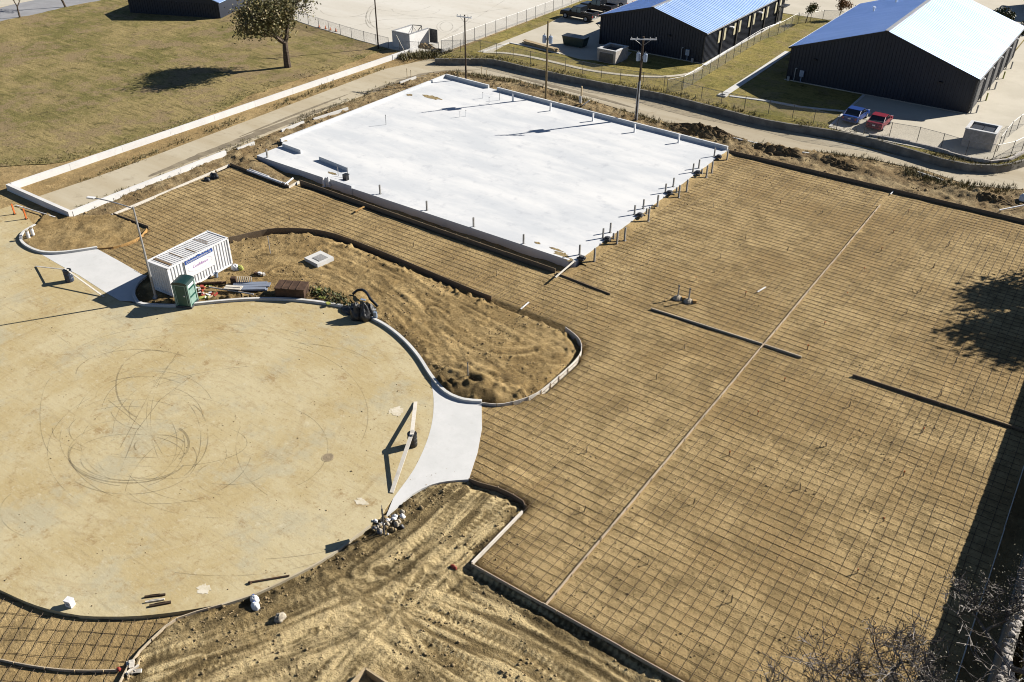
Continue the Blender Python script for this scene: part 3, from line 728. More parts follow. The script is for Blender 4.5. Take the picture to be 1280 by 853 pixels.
# loose clods on the worked soil
def clods(n, poly, zf, smin, smax, mat, name, edge=None):
    xs = [p.x for p in poly]; ys = [p.y for p in poly]
    V = []; Fc = []
    oc = np.array([(1, 0, 0), (-1, 0, 0), (0, 1, 0), (0, -1, 0), (0, 0, 1), (0, 0, -.6)], float)
    of = np.array([(0, 2, 4), (2, 1, 4), (1, 3, 4), (3, 0, 4), (2, 0, 5), (1, 2, 5), (3, 1, 5), (0, 3, 5)])
    px = rng.uniform(max(min(xs), -110), max(xs), n * 8); py = rng.uniform(max(8, min(ys)), max(ys), n * 8)
    m = inpoly(px, py, poly); px = px[m]; py = py[m]
    d, _, _ = seg_dist(px, py, poly, True)
    cl = fbm(px, py, 2.0, 3, 44) + (np.clip(1 - d / 1.4, 0, 1) * .7 if edge else 0)
    k = cl > 0.12; px = px[k][:n]; py = py[k][:n]; d = d[k][:n]
    zz = zf(px, py, d)
    for i in range(len(px)):
        s = smin + (smax - smin) * random.random() ** 3
        a = random.uniform(0, 6.28); c, sn = math.cos(a), math.sin(a)
        R = oc * np.array([s * random.uniform(.7, 1.3), s * random.uniform(.7, 1.3), s * random.uniform(.6, 1.0)])
        R = R + rng.uniform(-.25, .25, R.shape) * s
        q = np.column_stack([R[:, 0] * c - R[:, 1] * sn + px[i], R[:, 0] * sn + R[:, 1] * c + py[i], R[:, 2] + zz[i] + s * .2])
        Fc.append(of + len(V) * 6); V.append(q)
    return stuff(from_np(name, np.concatenate(V), np.concatenate(Fc), mat))
clods(4500, D_poly, hD, .015, .10, M['clod'], 'loose_clods', True)
clods(2200, islandB, hB, .015, .10, M['clod'], 'loose_clods', True)
clods(1200, strip_poly, hS, .05, .2, M['clod'], 'loose_clods')
mat_poly = [Vector((X_S, Y_B, 0)), Vector((X_R, Y_B, 0)), Vector((X_R, Y_T, 0)), Vector((X_S, Y_T, 0))]
clods(7000, mat_poly, lambda x, y, d: 0 * x + .0, .015, .07, M['clod'], 'loose_clods')

# ================================================================ road, aprons, kerbs
i0 = min(range(len(kerbB)), key=lambda i: (kerbB[i] - P(172, 380)).length); i1 = min(range(len(kerbB)), key=lambda i: (kerbB[i] - P(538, 473)).length)
iA = min(range(len(kerbA)), key=lambda i: (kerbA[i] - P(50, 317.5)).length)
circle_poly = PL([(-150, 262), (0, 262), (20, 256), (44, 283)]) + kerbA[1:iA + 1] + PL([(77, 333.5), (98, 344.5), (131, 366), (150, 377)]) + kerbB[i0:i1 + 1] + apronB_l[1:] + roadD[1:] + roadC[1:] + PL([(-60, 715), (-260, 640), (-400, 420)])
clods(900, circle_poly, lambda x, y, d: 0 * x + .03, .012, .06, M['clod'], 'mud_crumbs', True)
sheet('road_circle', circle_poly, 0.035, M['circle'], -0.4)
iA2 = iA
apronA = kerbA[iA:] + PL([(152, 328.5), (182, 346)]) + kerbB[1:i0] + PL([(150, 376.6), (131, 365.6), (98, 344.2), (77, 333.2)])
sheet('driveway_apron', apronA, 0.04, M['apron'], -0.4)
apronB = kerbB[i1:] + apronB_r + edgeD[1:] + rev(apronB_l)[1:-1]
sheet('driveway_apron', apronB, 0.041, M['apron'], -0.4)
def kerb(name, pts, h=0.19, side=1, w=0.17):
    o = strip_mb(pts, -0.02 * side, w * side, -0.2, h).build(name, M['kerb']); return struct(o)
kerb('kerb', kerbA, 0.24, 1, 0.2); kerb('kerb', kerbB, 0.24, 1, 0.2)
# thin shutter line along the rim of the dirty circle by the earth
struct(strip_mb(roadD[2:], -.02, .07, -.2, .05).build('kerb', M['alley']))

# tyre swirls on the circle (thin rubber films on the concrete)
def arc_px(cx, cy, rx, ry, a0, a1, n=30, rot=0.0):
    out = []
    for i in range(n + 1):
        a = math.radians(a0 + (a1 - a0) * i / n); u, v = rx * math.cos(a), ry * math.sin(a)
        out.append((cx + u * math.cos(rot) - v * math.sin(rot), cy + u * math.sin(rot) + v * math.cos(rot)))
    return out
mk = MB()
def mark(px, w):
    pts = [P(a, b, .035) for a, b in px]
    for i in range(len(pts) - 1):
        d = (pts[i + 1] - pts[i]).normalized(); w_ = w * .55; nv = Vector((-d.y, d.x, 0)) * w_ / 2
        e = (pts[min(i + 2, len(pts) - 1)] - pts[i + 1]); e = e.normalized() if e.length > 1e-6 else d; nv2 = Vector((-e.y, e.x, 0)) * w_ / 2
        zo = Vector((0, 0, .004 + .0006 * (len(mk.f) % 11)))
        mk.add([pts[i] - nv + zo, pts[i] + nv + zo, pts[i + 1] + nv2 + zo, pts[i + 1] - nv2 + zo], [(3, 2, 1, 0)])
for a, w in ((arc_px(190, 482, 45, 44, 115, 290), .20), (arc_px(175, 468, 80, 31, 180, 320), .12), (arc_px(180, 495, 60, 24, 175, 320), .16),
             (arc_px(180, 510, 42, 27, 170, 60), .12), (arc_px(160, 570, 74, 34, 20, 215), .22), (arc_px(162, 573, 70, 30, 215, 350), .12), (arc_px(160, 574, 86, 44, -20, 150), .12),
             (arc_px(200, 558, 32, 14, 160, 340), .16), (arc_px(212, 555, 24, 22, -60, 60), .28), (arc_px(230, 545, 30, 42, -70, 70), .14), (arc_px(215, 548, 36, 52, -65, 65), .12),
             (arc_px(282, 598, 37, 21, 60, 235), .14), (arc_px(285, 590, 45, 16, 20, 120), .10), (arc_px(200, 560, 115, 70, 10, 170), .10), (arc_px(190, 540, 100, 80, 190, 300), .08),
             ([(223, 440), (205, 465), (188, 490), (172, 520), (150, 560)], .10), ([(240, 470), (200, 500), (170, 540), (150, 590)], .12), ([(135, 500), (160, 520), (190, 545), (210, 580)], .10),
             (arc_px(70, 520, 20, 50, 100, 250), .09), (arc_px(330, 560, 80, 55, -80, 60), .09), (arc_px(300, 640, 190, 60, 10, 80), .10), (arc_px(280, 650, 180, 70, 20, 110), .09),
             (arc_px(330, 520, 130, 90, -75, 20), .08), (arc_px(270, 455, 140, 40, 200, 330), .09), (arc_px(260, 450, 170, 45, 195, 335), .09), ([(390, 430), (440, 438), (470, 455)], .10),
             (arc_px(165, 575, 64, 26, 30, 200), .14), (arc_px(163, 568, 78, 40, 100, 235), .12), (arc_px(60, 640, 60, 35, 120, 220), .10), ([(0, 380), (60, 410), (110, 450)], .08)):
    mark(a, w)
rm_ = random.Random(17)
for k in range(14):
    a0_ = rm_.uniform(0, 360); mark(arc_px(rm_.gauss(180, 20), rm_.gauss(560, 18), rm_.uniform(55, 110), rm_.uniform(28, 60), a0_, a0_ + rm_.uniform(60, 190), 24), rm_.uniform(.06, .11))
for k in range(10):
    a0_ = rm_.uniform(0, 360); mark(arc_px(rm_.gauss(300, 70), rm_.gauss(560, 60), rm_.uniform(80, 220), rm_.uniform(50, 140), a0_, a0_ + rm_.uniform(30, 90), 22), rm_.uniform(.05, .10))
struct(mk.build('tyre_marks', M['mark']))
mk = MB()
for a, w in ((arc_px(466, 24, 9, 12, 90, 270), .35), (arc_px(474, 23, 12, 14, 90, 280), .3), (arc_px(480, 20, 22, 17, 60, 270), .3), (arc_px(558, 34, 8, 6, 0, 360), .3), (arc_px(560, 34, 14, 8, 20, 300), .25), (arc_px(520, 12, 30, 8, 0, 180), .3),
             (arc_px(500, 5, 40, 10, 20, 160), .3), (arc_px(430, 12, 30, 10, 30, 170), .3), ([(420, 38), (480, 25), (560, 22), (640, 10)], .3), ([(600, 30), (560, 24), (500, 20), (430, 22)], .25), ([(550, 50), (600, 20), (640, -5)], .25)):
    mark([(p[0], p[1]) for p in a], w)
for i in range(len(mk.v)): mk.v[i] = (mk.v[i][0], mk.v[i][1], mk.v[i][2] + .045)
struct(mk.build('tyre_marks', M['mark']))

# cement splashes spilled on the circle
def blob(name, c, rx, ry, mat, label, cat='cement splash', seed=1, zz=.045):
    r = random.Random(seed); n = 26
    pts = [Vector((c.x + rx * math.cos(2 * math.pi * i / n) * r.uniform(.55, 1.1), c.y + ry * math.sin(2 * math.pi * i / n) * r.uniform(.55, 1.1), 0)) for i in range(n)]
    mb = MB(); mb.prism(pts, zz - .008, zz); return tag(mb.build(name, mat), label, cat)
blob('cement_splash', P(496, 515), .55, .6, M['splat'], 'pale dried cement splash left of the plank barricade', seed=3)
blob('cement_splash', P(452, 628), .5, .3, M['splat'], 'pale dried cement smear on the circle near its lower right rim', seed=5)
blob('cement_splash', P(255, 737), .5, .35, M['splat'], 'small pale cement splash near the bottom rim of the circle', seed=8)
mh = thing('manhole', 'round iron manhole cover set in the dusty circle', 'manhole', P(410, 572, .035))
mb = MB(); mb.lathe([(.40, -.02), (.40, .012), (.33, .012)], 20); mb.build('frame', M['dustrim'], mh)
mb = MB(); mb.lathe([(.32, -.02), (.32, .016), (.12, .016), (.10, .024)], 20); mb.build('cover', M['manholedust'], mh)

# ================================================================ grass field, streets, lots
grass = PL([(-120, 262), (-60, 232), (0, 209), (75, 203), (120, 193), (170, 179), (245, 151), (320, 117), (420, 86), (470, 66), (486, 60.5), (447, 50), (391, 33), (300, 3)]) + [P(300, 3) + Vector((-12, 30, 0))] + PL([(180, -8), (130, 0), (60, 14), (0, 27), (-120, 52)])
sheet('grass_field', jitter_edge(grass, 1.2, .35, 2), 0.012, M['grass'], -0.2)
sheet('street', PL([(-120, 56), (0, 30), (62, 15), (132, 0.5), (240, -22), (120, -22), (0, 10), (-120, 36)]), 0.006, M['asphalt'], -0.2)
sheet('pavement', PL([(-120, 34), (0, 9), (60, -3), (120, -23), (60, -23), (0, -2), (-120, 20)]), 0.03, M['lot2'], -0.2)
sheet('gravel_lot', PL([(391, 33.5), (447, 50.5), (486, 61), (545, 72), (552, 66.5), (660, 26), (724, 2)]) + [Vector((-83, 150, 0)), Vector((-86, 330, 0)), Vector((-240, 330, 0)), P(300, 3) + Vector((-10, 30, 0)), P(301, 3)], 0.08, M['lot'], -0.2)
alley_up = PL([(45, 248), (110, 226), (147, 213), (320, 148), (480, 87.5), (535, 75), (577, 76), (615, 80), (660, 91), (725, 106), (830, 128), (890, 143), (960, 160), (1060, 180), (1120, 195), (1180, 208), (1212, 213), (1250, 214), (1290, 205), (1420, 190)])
alley_lo = PL([(1420, 254), (1280, 238), (1247, 236), (1212, 233), (1160, 215), (1085, 199), (960, 182), (865, 164), (790, 142), (725, 122), (640, 99), (560, 89), (510, 98), (425, 131), (320, 175), (230, 214), (160, 241), (84, 268)])
na = [p for p in alley_up]
sheet('alley', alley_up[:6] + alley_lo[11:], 0.09, M['alley'], -0.3)
sheet('alley', [p for p in alley_up[5:]] + alley_lo[:12], 0.085, M['alley2'], -0.3)

for k, (px, wd) in enumerate(((((186, 222), (260, 192), (320, 169), (380, 146), (430, 128)), .75), (((455, 119), (500, 104), (545, 92), (600, 88)), .9), (((640, 96), (720, 116), (800, 138)), .5), (((300, 172), (380, 140), (440, 117)), .3))):
    c = smooth_path(PL(px), .7); pts = []
    for sgn in (1, -1):
        side = []
        for i, p in enumerate(c):
            d = (c[min(i + 1, len(c) - 1)] - c[max(i - 1, 0)]).normalized(); t_ = i / (len(c) - 1)
            side.append(p + Vector((-d.y, d.x, 0)) * sgn * wd * (math.sin(math.pi * min(1, t_ * 1.02 + .02)) ** .5 + .05) * (.7 + .6 * abs(mnoise.noise(Vector((i * .45, sgn * 5, k))))))
        pts += side if sgn == 1 else side[::-1]
    mb = MB(); mb.prism(pts, .08, .096 + .002 * k); struct(mb.build('damp_streak', M['damp_shade']))
# raised yard beyond the alley wall
ZL = 0.9
wall_px = [(544, 73), (577, 73.5), (615, 74), (660, 84), (725, 97.5), (790, 110), (830, 117.5), (890, 132.5), (960, 150), (1060, 166), (1120, 181), (1180, 199), (1212, 205), (1247, 206.5), (1280, 199), (1330, 180)]
wall_line = smooth_path(PL(wall_px, ZL), 2.0)
wall_line = [Vector((p.x, p.y, 0)) for p in wall_line]
lawn = wall_line + [Vector((60, 170, 0)), Vector((200, 500, 0)), Vector((-86, 500, 0)), Vector((-82, 150, 0)), Vector((-81.6, 137, 0)), Vector((-79.9, 98.6, 0))]
sheet('lawn', lawn, ZL, M['lawn'], -0.2)
rw = thing('retaining_wall', 'long low weathered concrete retaining wall along the far side of the alley', 'wall', wall_line[0])
sec = []
for i in range(0, len(wall_line) - 1, 4):
    seg = wall_line[i:i + 5]
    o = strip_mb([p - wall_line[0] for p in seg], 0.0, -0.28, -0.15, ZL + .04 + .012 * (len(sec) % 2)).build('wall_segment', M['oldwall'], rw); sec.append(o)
def ys(name, pts, z, mat): return sheet(name, pts, z, mat, ZL - .2)
padL = PL([(597, 65), (682, 31.5), (735, 4)], ZL) + [Vector((-79, 175, 0)), Vector((-64.2, 175, 0)), Vector((-64.2, 114.6, 0)), P(790, 66, ZL), P(777, 78, ZL), P(725, 74.5, ZL), P(700, 67.5, ZL), P(637, 54, ZL), P(612, 67, ZL)]
ys('yard_pavement', padL, ZL + .05, M['lot2'])
padR = PL([(1080, 119.5), (1036, 160), (1095, 174.5), (1180, 192), (1215, 199), (1247, 200), (1272, 192), (1310, 172)], ZL) + [Vector((60, 172, 0)), Vector((60, 235, 0)), Vector((-14.2, 235, 0)), Vector((-14.2, 115, 0)), P(1092, 121, ZL)]
ys('yard_pavement', padR, ZL + .05, M['lot2'])
ys('street', [Vector((-63.9, 150.5, 0)), Vector((-14.4, 150.5, 0)), Vector((-14.4, 232, 0)), Vector((-63.9, 232, 0))], ZL + .04, M['lot2'])
def path_strip(name, px, w, mat, h=.06):
    c = smooth_path(PL(px, ZL), 1.0); return struct(strip_mb(c, -w / 2, w / 2, ZL - .1, ZL + h).build(name, mat))
path_strip('pavement', [(604, 66), (628, 66.5), (660, 71), (700, 80), (735, 88), (770, 93), (805, 96), (835, 96), (862, 92.5), (876, 85)], .7, M['lot2'])
path_strip('pavement', [(880, 82), (930, 52), (975, 27)], .5, M['kerb'], .09)
path_strip('drain_flume', [(904, 119), (945, 92), (985, 65)], .9, M['kerb'], .05)
path_strip('kerb', [(912, 120.5), (960, 127), (1000, 134), (1058, 140)], .45, M['kerb'], .08)
path_strip('kerb', [(1080, 119.3), (1057, 140), (1037, 159)], .3, M['kerb'], .1)
path_strip('kerb', [(637, 54), (660, 58.6), (700, 67.5)], .3, M['kerb'], .1)
path_strip('kerb', [(604, 65.5), (637, 54)], .3, M['kerb'], .1)

# white U-shaped wall at the near end of the alley
def seg_wall(name, label, pts, t, z0, z1, mat, seglen, cat='wall', group=None):
    o = thing(name, label, cat, pts[0], 0, group)
    path = smooth_path(pts, .6) if len(pts) > 2 else [pts[0] + (pts[1] - pts[0]) * (i / 200) for i in range(201)]
    acc = []; L = 0; last = path[0]
    for p in path:
        L += (p - last).length; last = p; acc.append(p)
        if L >= seglen:
            strip_mb([q - pts[0] for q in acc], -t / 2, t / 2, z0, z1).build('wall_segment', mat, o); 
            d = (acc[-1] - acc[-2]).normalized() * .02; acc = [p + d]; L = 0
    if len(acc) > 1 and L > .3: strip_mb([q - pts[0] for q in acc], -t / 2, t / 2, z0, z1).build('wall_segment', mat, o)
    return o
seg_wall('low_wall', 'long straight white concrete wall between grass field and alley', [Vector((-86.45, 37.55, 0)), Vector((-86.3, 99.2, 0))], .32, -.3, .62, M['whitewall'], 6.1, group='white walls round the alley end')
seg_wall('low_wall', 'short white end wall closing the near end of the alley', [Vector((-86.6, 37.3, 0)), Vector((-75.95, 37.3, 0))], .36, -.4, .62, M['whitewall'], 5.4, group='white walls round the alley end')
seg_wall('low_wall', 'white wall on the slab side of the alley, sinking into soil', [Vector((-76.1, 37.55, 0)), Vector((-76.55, 55.8, 0))], .3, -.3, .55, M['whitewall'], 6.1, group='white walls round the alley end')
for kk, (a, b) in enumerate((((297, 189.5), (318, 181)), ((352, 166), (380, 155)), ((392, 152), (435, 138)), ((500, 106), (520, 99)), ((1145, 218), (1178, 229)), ((905, 173), (960, 186)), ((985, 191), (1040, 200)))):
    q0, q1 = P(*a), P(*b)
    tag(strip_mb([Vector((0, 0, 0)), q1 - q0], -.1, .1, -.2, .36).build('kerb_piece', M['kerb'], None, q0), ['first', 'second', 'third', 'fourth', 'seventh', 'fifth', 'sixth'][kk] + ' half buried pale kerb piece from the left along the alley', 'kerb piece', 'half buried kerb pieces')

# ================================================================ white slab
slab = thing('concrete_slab', 'large white building slab ringed by low stem walls', 'slab', (0, 0, 0))
ZS = 0.35
mb = MB(); mb.prism(slab_poly, -0.7, ZS); mb.build('slab_top', M['slab'], slab)
def stem(p0, p1, h, t=.22, z0=ZS - .02):
    return strip_mb([Vector(p0), Vector(p1)], -t / 2, t / 2, z0, ZS + h).build('stem_wall', M['slab'], slab)
stem((-74.15, 61.5, 0), (-74.3, 90.9, 0), .34)
bx0 = P(605, 113, ZS).x; bx1 = P(613, 117, ZS).x
def yb(x): return 88.75 + (x - X_S) / (-74.3 - X_S) * 2.1
stem((-74.2, yb(-74.2) , 0), (bx0, yb(bx0), 0), .42)
stem((bx1, yb(bx1), 0), (X_S + .05, yb(X_S), 0), .42)
for a, b in (((354, 183.5), (377, 192)), ((400, 200), (436, 214.5))):
    q0, q1 = P(*a, ZS), P(*b, ZS); stem((q0.x, q0.y, 0), (q1.x, q1.y, 0), .42)
q0 = P(405, 226, ZS); q1 = P(438, 237, ZS)
strip_mb([Vector((q0.x, 57.02, 0)), Vector((q1.x, 57.02, 0))], -.18, .18, -.5, ZS + .30).build('stem_wall', M['slab'], slab)
strip_mb([Vector((q1.x + .02, 57.02, 0)), Vector((X_S - .6, 57.02, 0))], -.12, .12, -.7, ZS + .04).build('grade_beam', M['slab'], slab)
# backfill slope against the right edge
bf = MB(); yy = np.linspace(57.5, 88.6, 80); vs = []; fs = []
for i, yv in enumerate(yy):
    for k, (ox, oz) in enumerate(((.02, .24), (.35, .14), (.9, .04), (1.5, -.06))):
        vs.append((X_S + ox + .12 * mnoise.noise(Vector((yv * .8, k * 3, 0))), yv, oz + .08 * mnoise.noise(Vector((yv * 1.3, k * 5, 2)))))
for i in range(len(yy) - 1):
    for k in range(3): a = i * 4 + k; fs.append((a, a + 1, a + 5, a + 4))
bf.add(vs, fs); struct(bf.build('backfill_earth', M['subgrade'], smooth=True))

# dirt spilled on the slab corners
for k, (px, py, rx, ry) in enumerate(((700, 318, .9, .5), (710, 324, .6, .4), (672, 304, .35, .2), (540, 122, 1.6, .7), (512, 119, .5, .4), (355, 176, .5, .3), (415, 217, .8, .25), (695, 312, .8, .2))):
    tag(blob('spilled_soil', P(px, py, ZS), rx, ry, M['earth'], ['tan soil spill at the slab near corner, left patch', 'tan soil spill nearest to the slab near corner', 'small soil spill left of the near corner spills', 'largest soil spill near the slab far left corner', 'small soil spill left of the largest far one', 'soil spill on the slab by the left stem wall', 'thin soil streak beside the raised slab lip', 'uppermost thin soil streak at the near corner'][k], 'spilled soil', 20 + k, ZS + .012), group='spilled soil patches on the slab')

# ================================================================ rebar mats
def wiggle_bar(seed):
    r = random.Random(seed); mb = MB(); n = 14; R = .0135
    vs = []; fs = []
    for i in range(n + 1):
        x = i / n; oy = (r.uniform(-.025, .025)) if 0 < i < n else 0; oz = r.uniform(-.008, .008)
        vs += [(x, oy, R + oz), (x, oy - R, oz), (x, oy, -R + oz), (x, oy + R, oz)]
    for i in range(n):
        for k in range(4): a = i * 4 + k; b = i * 4 + (k + 1) % 4; fs.append((a, b, b + 4, a + 4))
    me = bpy.data.meshes.new('rebar'); me.from_pydata(vs, [], fs); me.materials.append(M['rebar']); me.update(); return me
BARS = [wiggle_bar(i) for i in range(5)]
def scan(polys, ang, c):
    """intervals along direction ang where the line at offset c lies inside (even-odd)"""
    ca, sa = math.cos(ang), math.sin(ang); ts = []
    for poly in polys:
        n = len(poly)
        for i in range(n):
            a, b = poly[i], poly[(i + 1) % n]
            va = -a[0] * sa + a[1] * ca - c; vb = -b[0] * sa + b[1] * ca - c
            if (va > 0) != (vb > 0):
                t = va / (va - vb); px = a[0] + (b[0] - a[0]) * t; py = a[1] + (b[1] - a[1]) * t
                ts.append(px * ca + py * sa)
    ts.sort(); return [(ts[i], ts[i + 1]) for i in range(0, len(ts) - 1, 2)]
HP = math.pi / 2
two = [(0.0, .6, .31, .034), (HP, .6, .29, .018)]
V2 = lambda a, b: Vector((a, b, 0))
IB = islandB
blk = PL([(602, 504), (603, 536), (597.5, 566), (586.5, 599)]) + formE + [V2(-20.05, Y_B), V2(-50, Y_B - 2), V2(-60, 40)] + PL([(560, 500)])
def rebar_mat(label, poly, holes, dirs, z, group='rebar mats waiting for concrete'):
    c0 = poly[0]; root = thing('rebar_mat', label, 'rebar mat', (c0[0], c0[1], 0), 0, group); cnt = 0
    for ang, sp, ph, dz in dirs:
        ca, sa = math.cos(ang), math.sin(ang)
        cs = [-p[0] * sa + p[1] * ca for p in poly]
        c = math.ceil((min(cs) - ph) / sp) * sp + ph
        while c < max(cs):
            cc = c + random.uniform(-.03, .03)
            iv = scan([poly], ang, cc)
            for h in holes:
                hv = scan([h], ang, cc); nv = []
                for a, b in iv:
                    segs = [(a, b)]
                    for h0, h1 in hv:
                        s2 = []
                        for s0, s1 in segs:
                            if h1 <= s0 or h0 >= s1: s2.append((s0, s1)); continue
                            if h0 > s0: s2.append((s0, h0))
                            if h1 < s1: s2.append((h1, s1))
                        segs = s2
                    nv += segs
                iv = nv
            for t0, t1 in iv:
                if t1 - t0 < .6: continue
                t0 += .07; t1 -= .07
                o = link('rebar', BARS[cnt % 5], root); cnt += 1
                o.location = (t0 * ca - cc * sa - c0[0], t0 * sa + cc * ca - c0[1], z + dz + random.uniform(-.006, .006))
                o.rotation_euler = (0, 0, ang + random.uniform(-.0007, .0007)); o.scale = (t1 - t0, 1, 1) if ang != HP else (t1 - t0, .88, .9)
            c += sp
    return cnt
holes_c = [IB, blk, slab_poly, [V2(-80, 55.3), V2(X_S + .2, 54.6), V2(X_S + .2, 58), V2(-80, 58)]]
nA = rebar_mat('rebar mat left of the long form board, below the slab', [V2(X_F - .12, Y_B + .15), V2(X_F - .12, Y_T - .1), V2(X_S + .7, Y_T - .1), V2(X_S + .7, 54.7), V2(X_S, 54.6), V2(X_S, Y_B + .15)][0:6], holes_c, two, 0)
nB = rebar_mat('rebar mat right of the long form board, farther half', [V2(X_F + .12, Y_M + .1), V2(X_R - .1, Y_M + .1), V2(X_R - .1, Y_T - .1), V2(X_F + .12, Y_T - .1)], [], two, 0)
nC = rebar_mat('rebar mat right of the long form board, nearer half', [V2(X_F + .12, Y_B + .15), V2(X_R - .1, Y_B + .15), V2(X_R - .1, Y_M - .1), V2(X_F + .12, Y_M - .1)], [], two, 0)
cont_hole = PL([(186, 353), (220, 378), (297, 334), (262, 312)])
west = [V2(X_S, 45.5), V2(X_S, 54.6), V2(-64.2, 55.3), V2(-64.5, 53.9), V2(-74.0, 54.1), V2(-73.3, 39.8)] + PL([(144, 268), (184, 286), (172, 298), (122, 313), (182, 347), (225, 345), (300, 330), (450, 345), (600, 420), (690, 440)])
nD = rebar_mat('rebar mat in the strip between white slab and earth island', west, [IB, islandA, cont_hole, apronB], two, 0)
angC1 = math.atan2(*(lambda d: (d.y, d.x))(P(84, 825) - P(112, 773))); dC2 = P(147, 838) - P(20, 829); angC2 = math.atan2(dC2.y, dC2.x)
C_up = roadC + PL([(-40, 727), (-40, 815)]) + formC2 + [p for p in rev(formC1) if p.y > P(147, 838).y]
nE = rebar_mat('rebar mat curved along the bottom rim of the dusty circle', C_up, [], [(angC1, .6, .1, .07), (angC2, .75, .2, .04)], -.2)
C_dn = formC2 + PL([(143, 875), (-40, 900), (-40, 825)], -.1)
nF = rebar_mat('rebar mat below the curved form at the bottom left corner', C_dn, [], [(angC1, .6, .1, .07), (angC2, .75, .2, .04)], -.2)
print('bars', nA, nB, nC, nD, nE, nF)

# ================================================================ form boards and stakes
STK = {}
def stake_mesh(kind):
    if kind in STK: return STK[kind]
    mb = MB(); mb.box((0, 0, -.05), (.05, .045, .5)); mb.add([(-.025, -.0225, .2), (.025, -.0225, .2), (.025, .0225, .2), (-.025, .0225, .2), (0, 0, .235)], [(0, 1, 4), (1, 2, 4), (2, 3, 4), (3, 0, 4)])
    me = bpy.data.meshes.new('stake'); me.from_pydata(mb.v, [], mb.f); me.materials.append(M[kind]); STK[kind] = me; return me
def edge_form(label, pts, z0, z1, mat, side=1, straight=True, stake=1.25, t=.045, blen=4.88, smat='stakewood', group='edge forms round the rebar mats'):
    root = thing('edge_form', label, 'form board', (pts[0].x, pts[0].y, 0), 0, group); o = pts[0]
    if straight:
        for a, b in zip(pts[:-1], pts[1:]):
            L = (b - a).length; n = max(1, round(L / blen)); d = (b - a) / n
            for k in range(n):
                p0 = a + d * k - o; p1 = a + d * (k + 1) - o; e = d.normalized() * .006; jz = random.uniform(-.012, .012); jy = Vector((-d.y, d.x, 0)).normalized() * random.uniform(-.015, .015)
                L2 = (p1 - p0).length - .012
                mb = MB(); mb.box((L2 / 2, 0, (z0 + z1) / 2 + jz), (L2, t, z1 - z0))
                mb.build('board', M[mat], root, p0 + e + jy, math.atan2(d.y, d.x))
        path = []
        for a, b in zip(pts[:-1], pts[1:]):
            n = max(1, int((b - a).length / .3)); path += [a + (b - a) * (i / n) for i in range(n)]
        path.append(pts[-1])
    else:
        strip_mb([p - o for p in pts], -t / 2, t / 2, z0, z1).build('board', M[mat], root); path = pts
    acc = stake * .4; last = path[0]
    for i, p in enumerate(path[1:]):
        acc += (p - last).length; d = (p - last).normalized(); last = p
        if acc >= stake:
            acc = random.uniform(-.1, .1)
            nv = Vector((-d.y, d.x, 0)) * side * (t / 2 + .032)
            s = link('stake', stake_mesh(smat), root, p - o + nv + Vector((0, 0, z1 - .2 + random.uniform(-.05, .03))), math.atan2(d.y, d.x) + random.uniform(-.15, .15))
            s.rotation_euler[0] = random.uniform(-.06, .06) + side * .05
    return root
ZF = .14
edge_form('dark shaded form board run along the bottom edge of the rebar field', [V2(-20.12, Y_B), V2(X_R, Y_B)], -.42, ZF, 'board', -1)
edge_form('long pale form board dividing the rebar field lengthwise', [V2(X_F, Y_B + .05), V2(X_F, 84.8)], -.05, ZF, 'dividerboard', -1, t=.075)
edge_form('form board across the field ending right of the long divider', [V2(-24.5, Y_M - .35), V2(X_F - .08, Y_M)], -.05, ZF + .03, 'board', 1, t=.10)
edge_form('short tan form board just right of the long divider crossing', [V2(X_F + .08, Y_M), V2(-12.5, Y_M + .05)], -.05, ZF + .03, 'board', 1, t=.10)
edge_form('dark form board across the right half, running into the shade', [V2(-8.8, Y_M - .02), V2(X_R, Y_M + .35)], -.05, ZF + .06, 'shadedboard', 1, t=.06)
edge_form('form board along the far edge of the rebar field by the alley', [V2(X_S + .1, Y_T - .05), V2(X_R, Y_T)], -.1, ZF + .24, 'shadedboard', 1)
edge_form('form board along the right edge of the rebar field in shadow', [V2(X_R, Y_B), V2(X_R, Y_T)], -.45, ZF, 'paleboard', -1)
edge_form('pale form board left of the field by the tracked earth', [V2(-20.12, Y_B + .05), P(653, 641)], -.35, ZF + .02, 'paleboard', 1, t=.10)
edge_form('dark curved form round the tip of the tracked earth', formE[:-1], -.35, ZF, 'shadedboard', 1, False, 1.0)
edge_form('long curved form along the back of the big earth island', [p for p in formB if p.x < -32.2 or p.y > 43][24:], -.45, ZF + .16, 'shadedboard', -1, False, .9)
nb = 24
edge_form('pale curved form at the rounded right end of the earth island', formB[:25], -.45, ZF + .06, 'paleboard', -1, False, 1.0)
edge_form('orange bent board round the small island tip', formA, -.2, ZF, 'orangeboard', 1, False, .9)
edge_form('dark straight form at the small island beside the alley end', PL([(186, 286), (142, 269.5)]), -.2, ZF + .12, 'shadedboard', -1)
edge_form('cream form board between alley soil and the rebar strip', PL([(139, 270), (287, 207)]), -.1, ZF, 'paleboard', 1, t=.12)
edge_form('dark form with loose pale pipes lying behind it', [P(288, 207), P(361, 235.5)], -.1, ZF + .16, 'shadedboard', 1, t=.05)
edge_form('short cream end board beside the pale pipes', [P(361, 235.5), P(374, 228.5)], -.1, ZF + .05, 'paleboard', 1, t=.12)
edge_form('dark form along the trench in front of the white slab', [V2(-64.6, 55.25), V2(-49, 55.05), V2(-33.75, 54.9)], -.7, ZF + .28, 'shadedboard', 1, t=.06)
edge_form('low dark form continuing the trench line into the field', [V2(-33.6, 54.85), V2(-28.2, 54.5)], -.05, ZF, 'shadedboard', 1, t=.07)
edge_form('tan curved board at the bottom left beside clods', formC1, -.42, ZF - .08, 'board', 1, False, .85, t=.05, group='curved forms of the lower left drive')
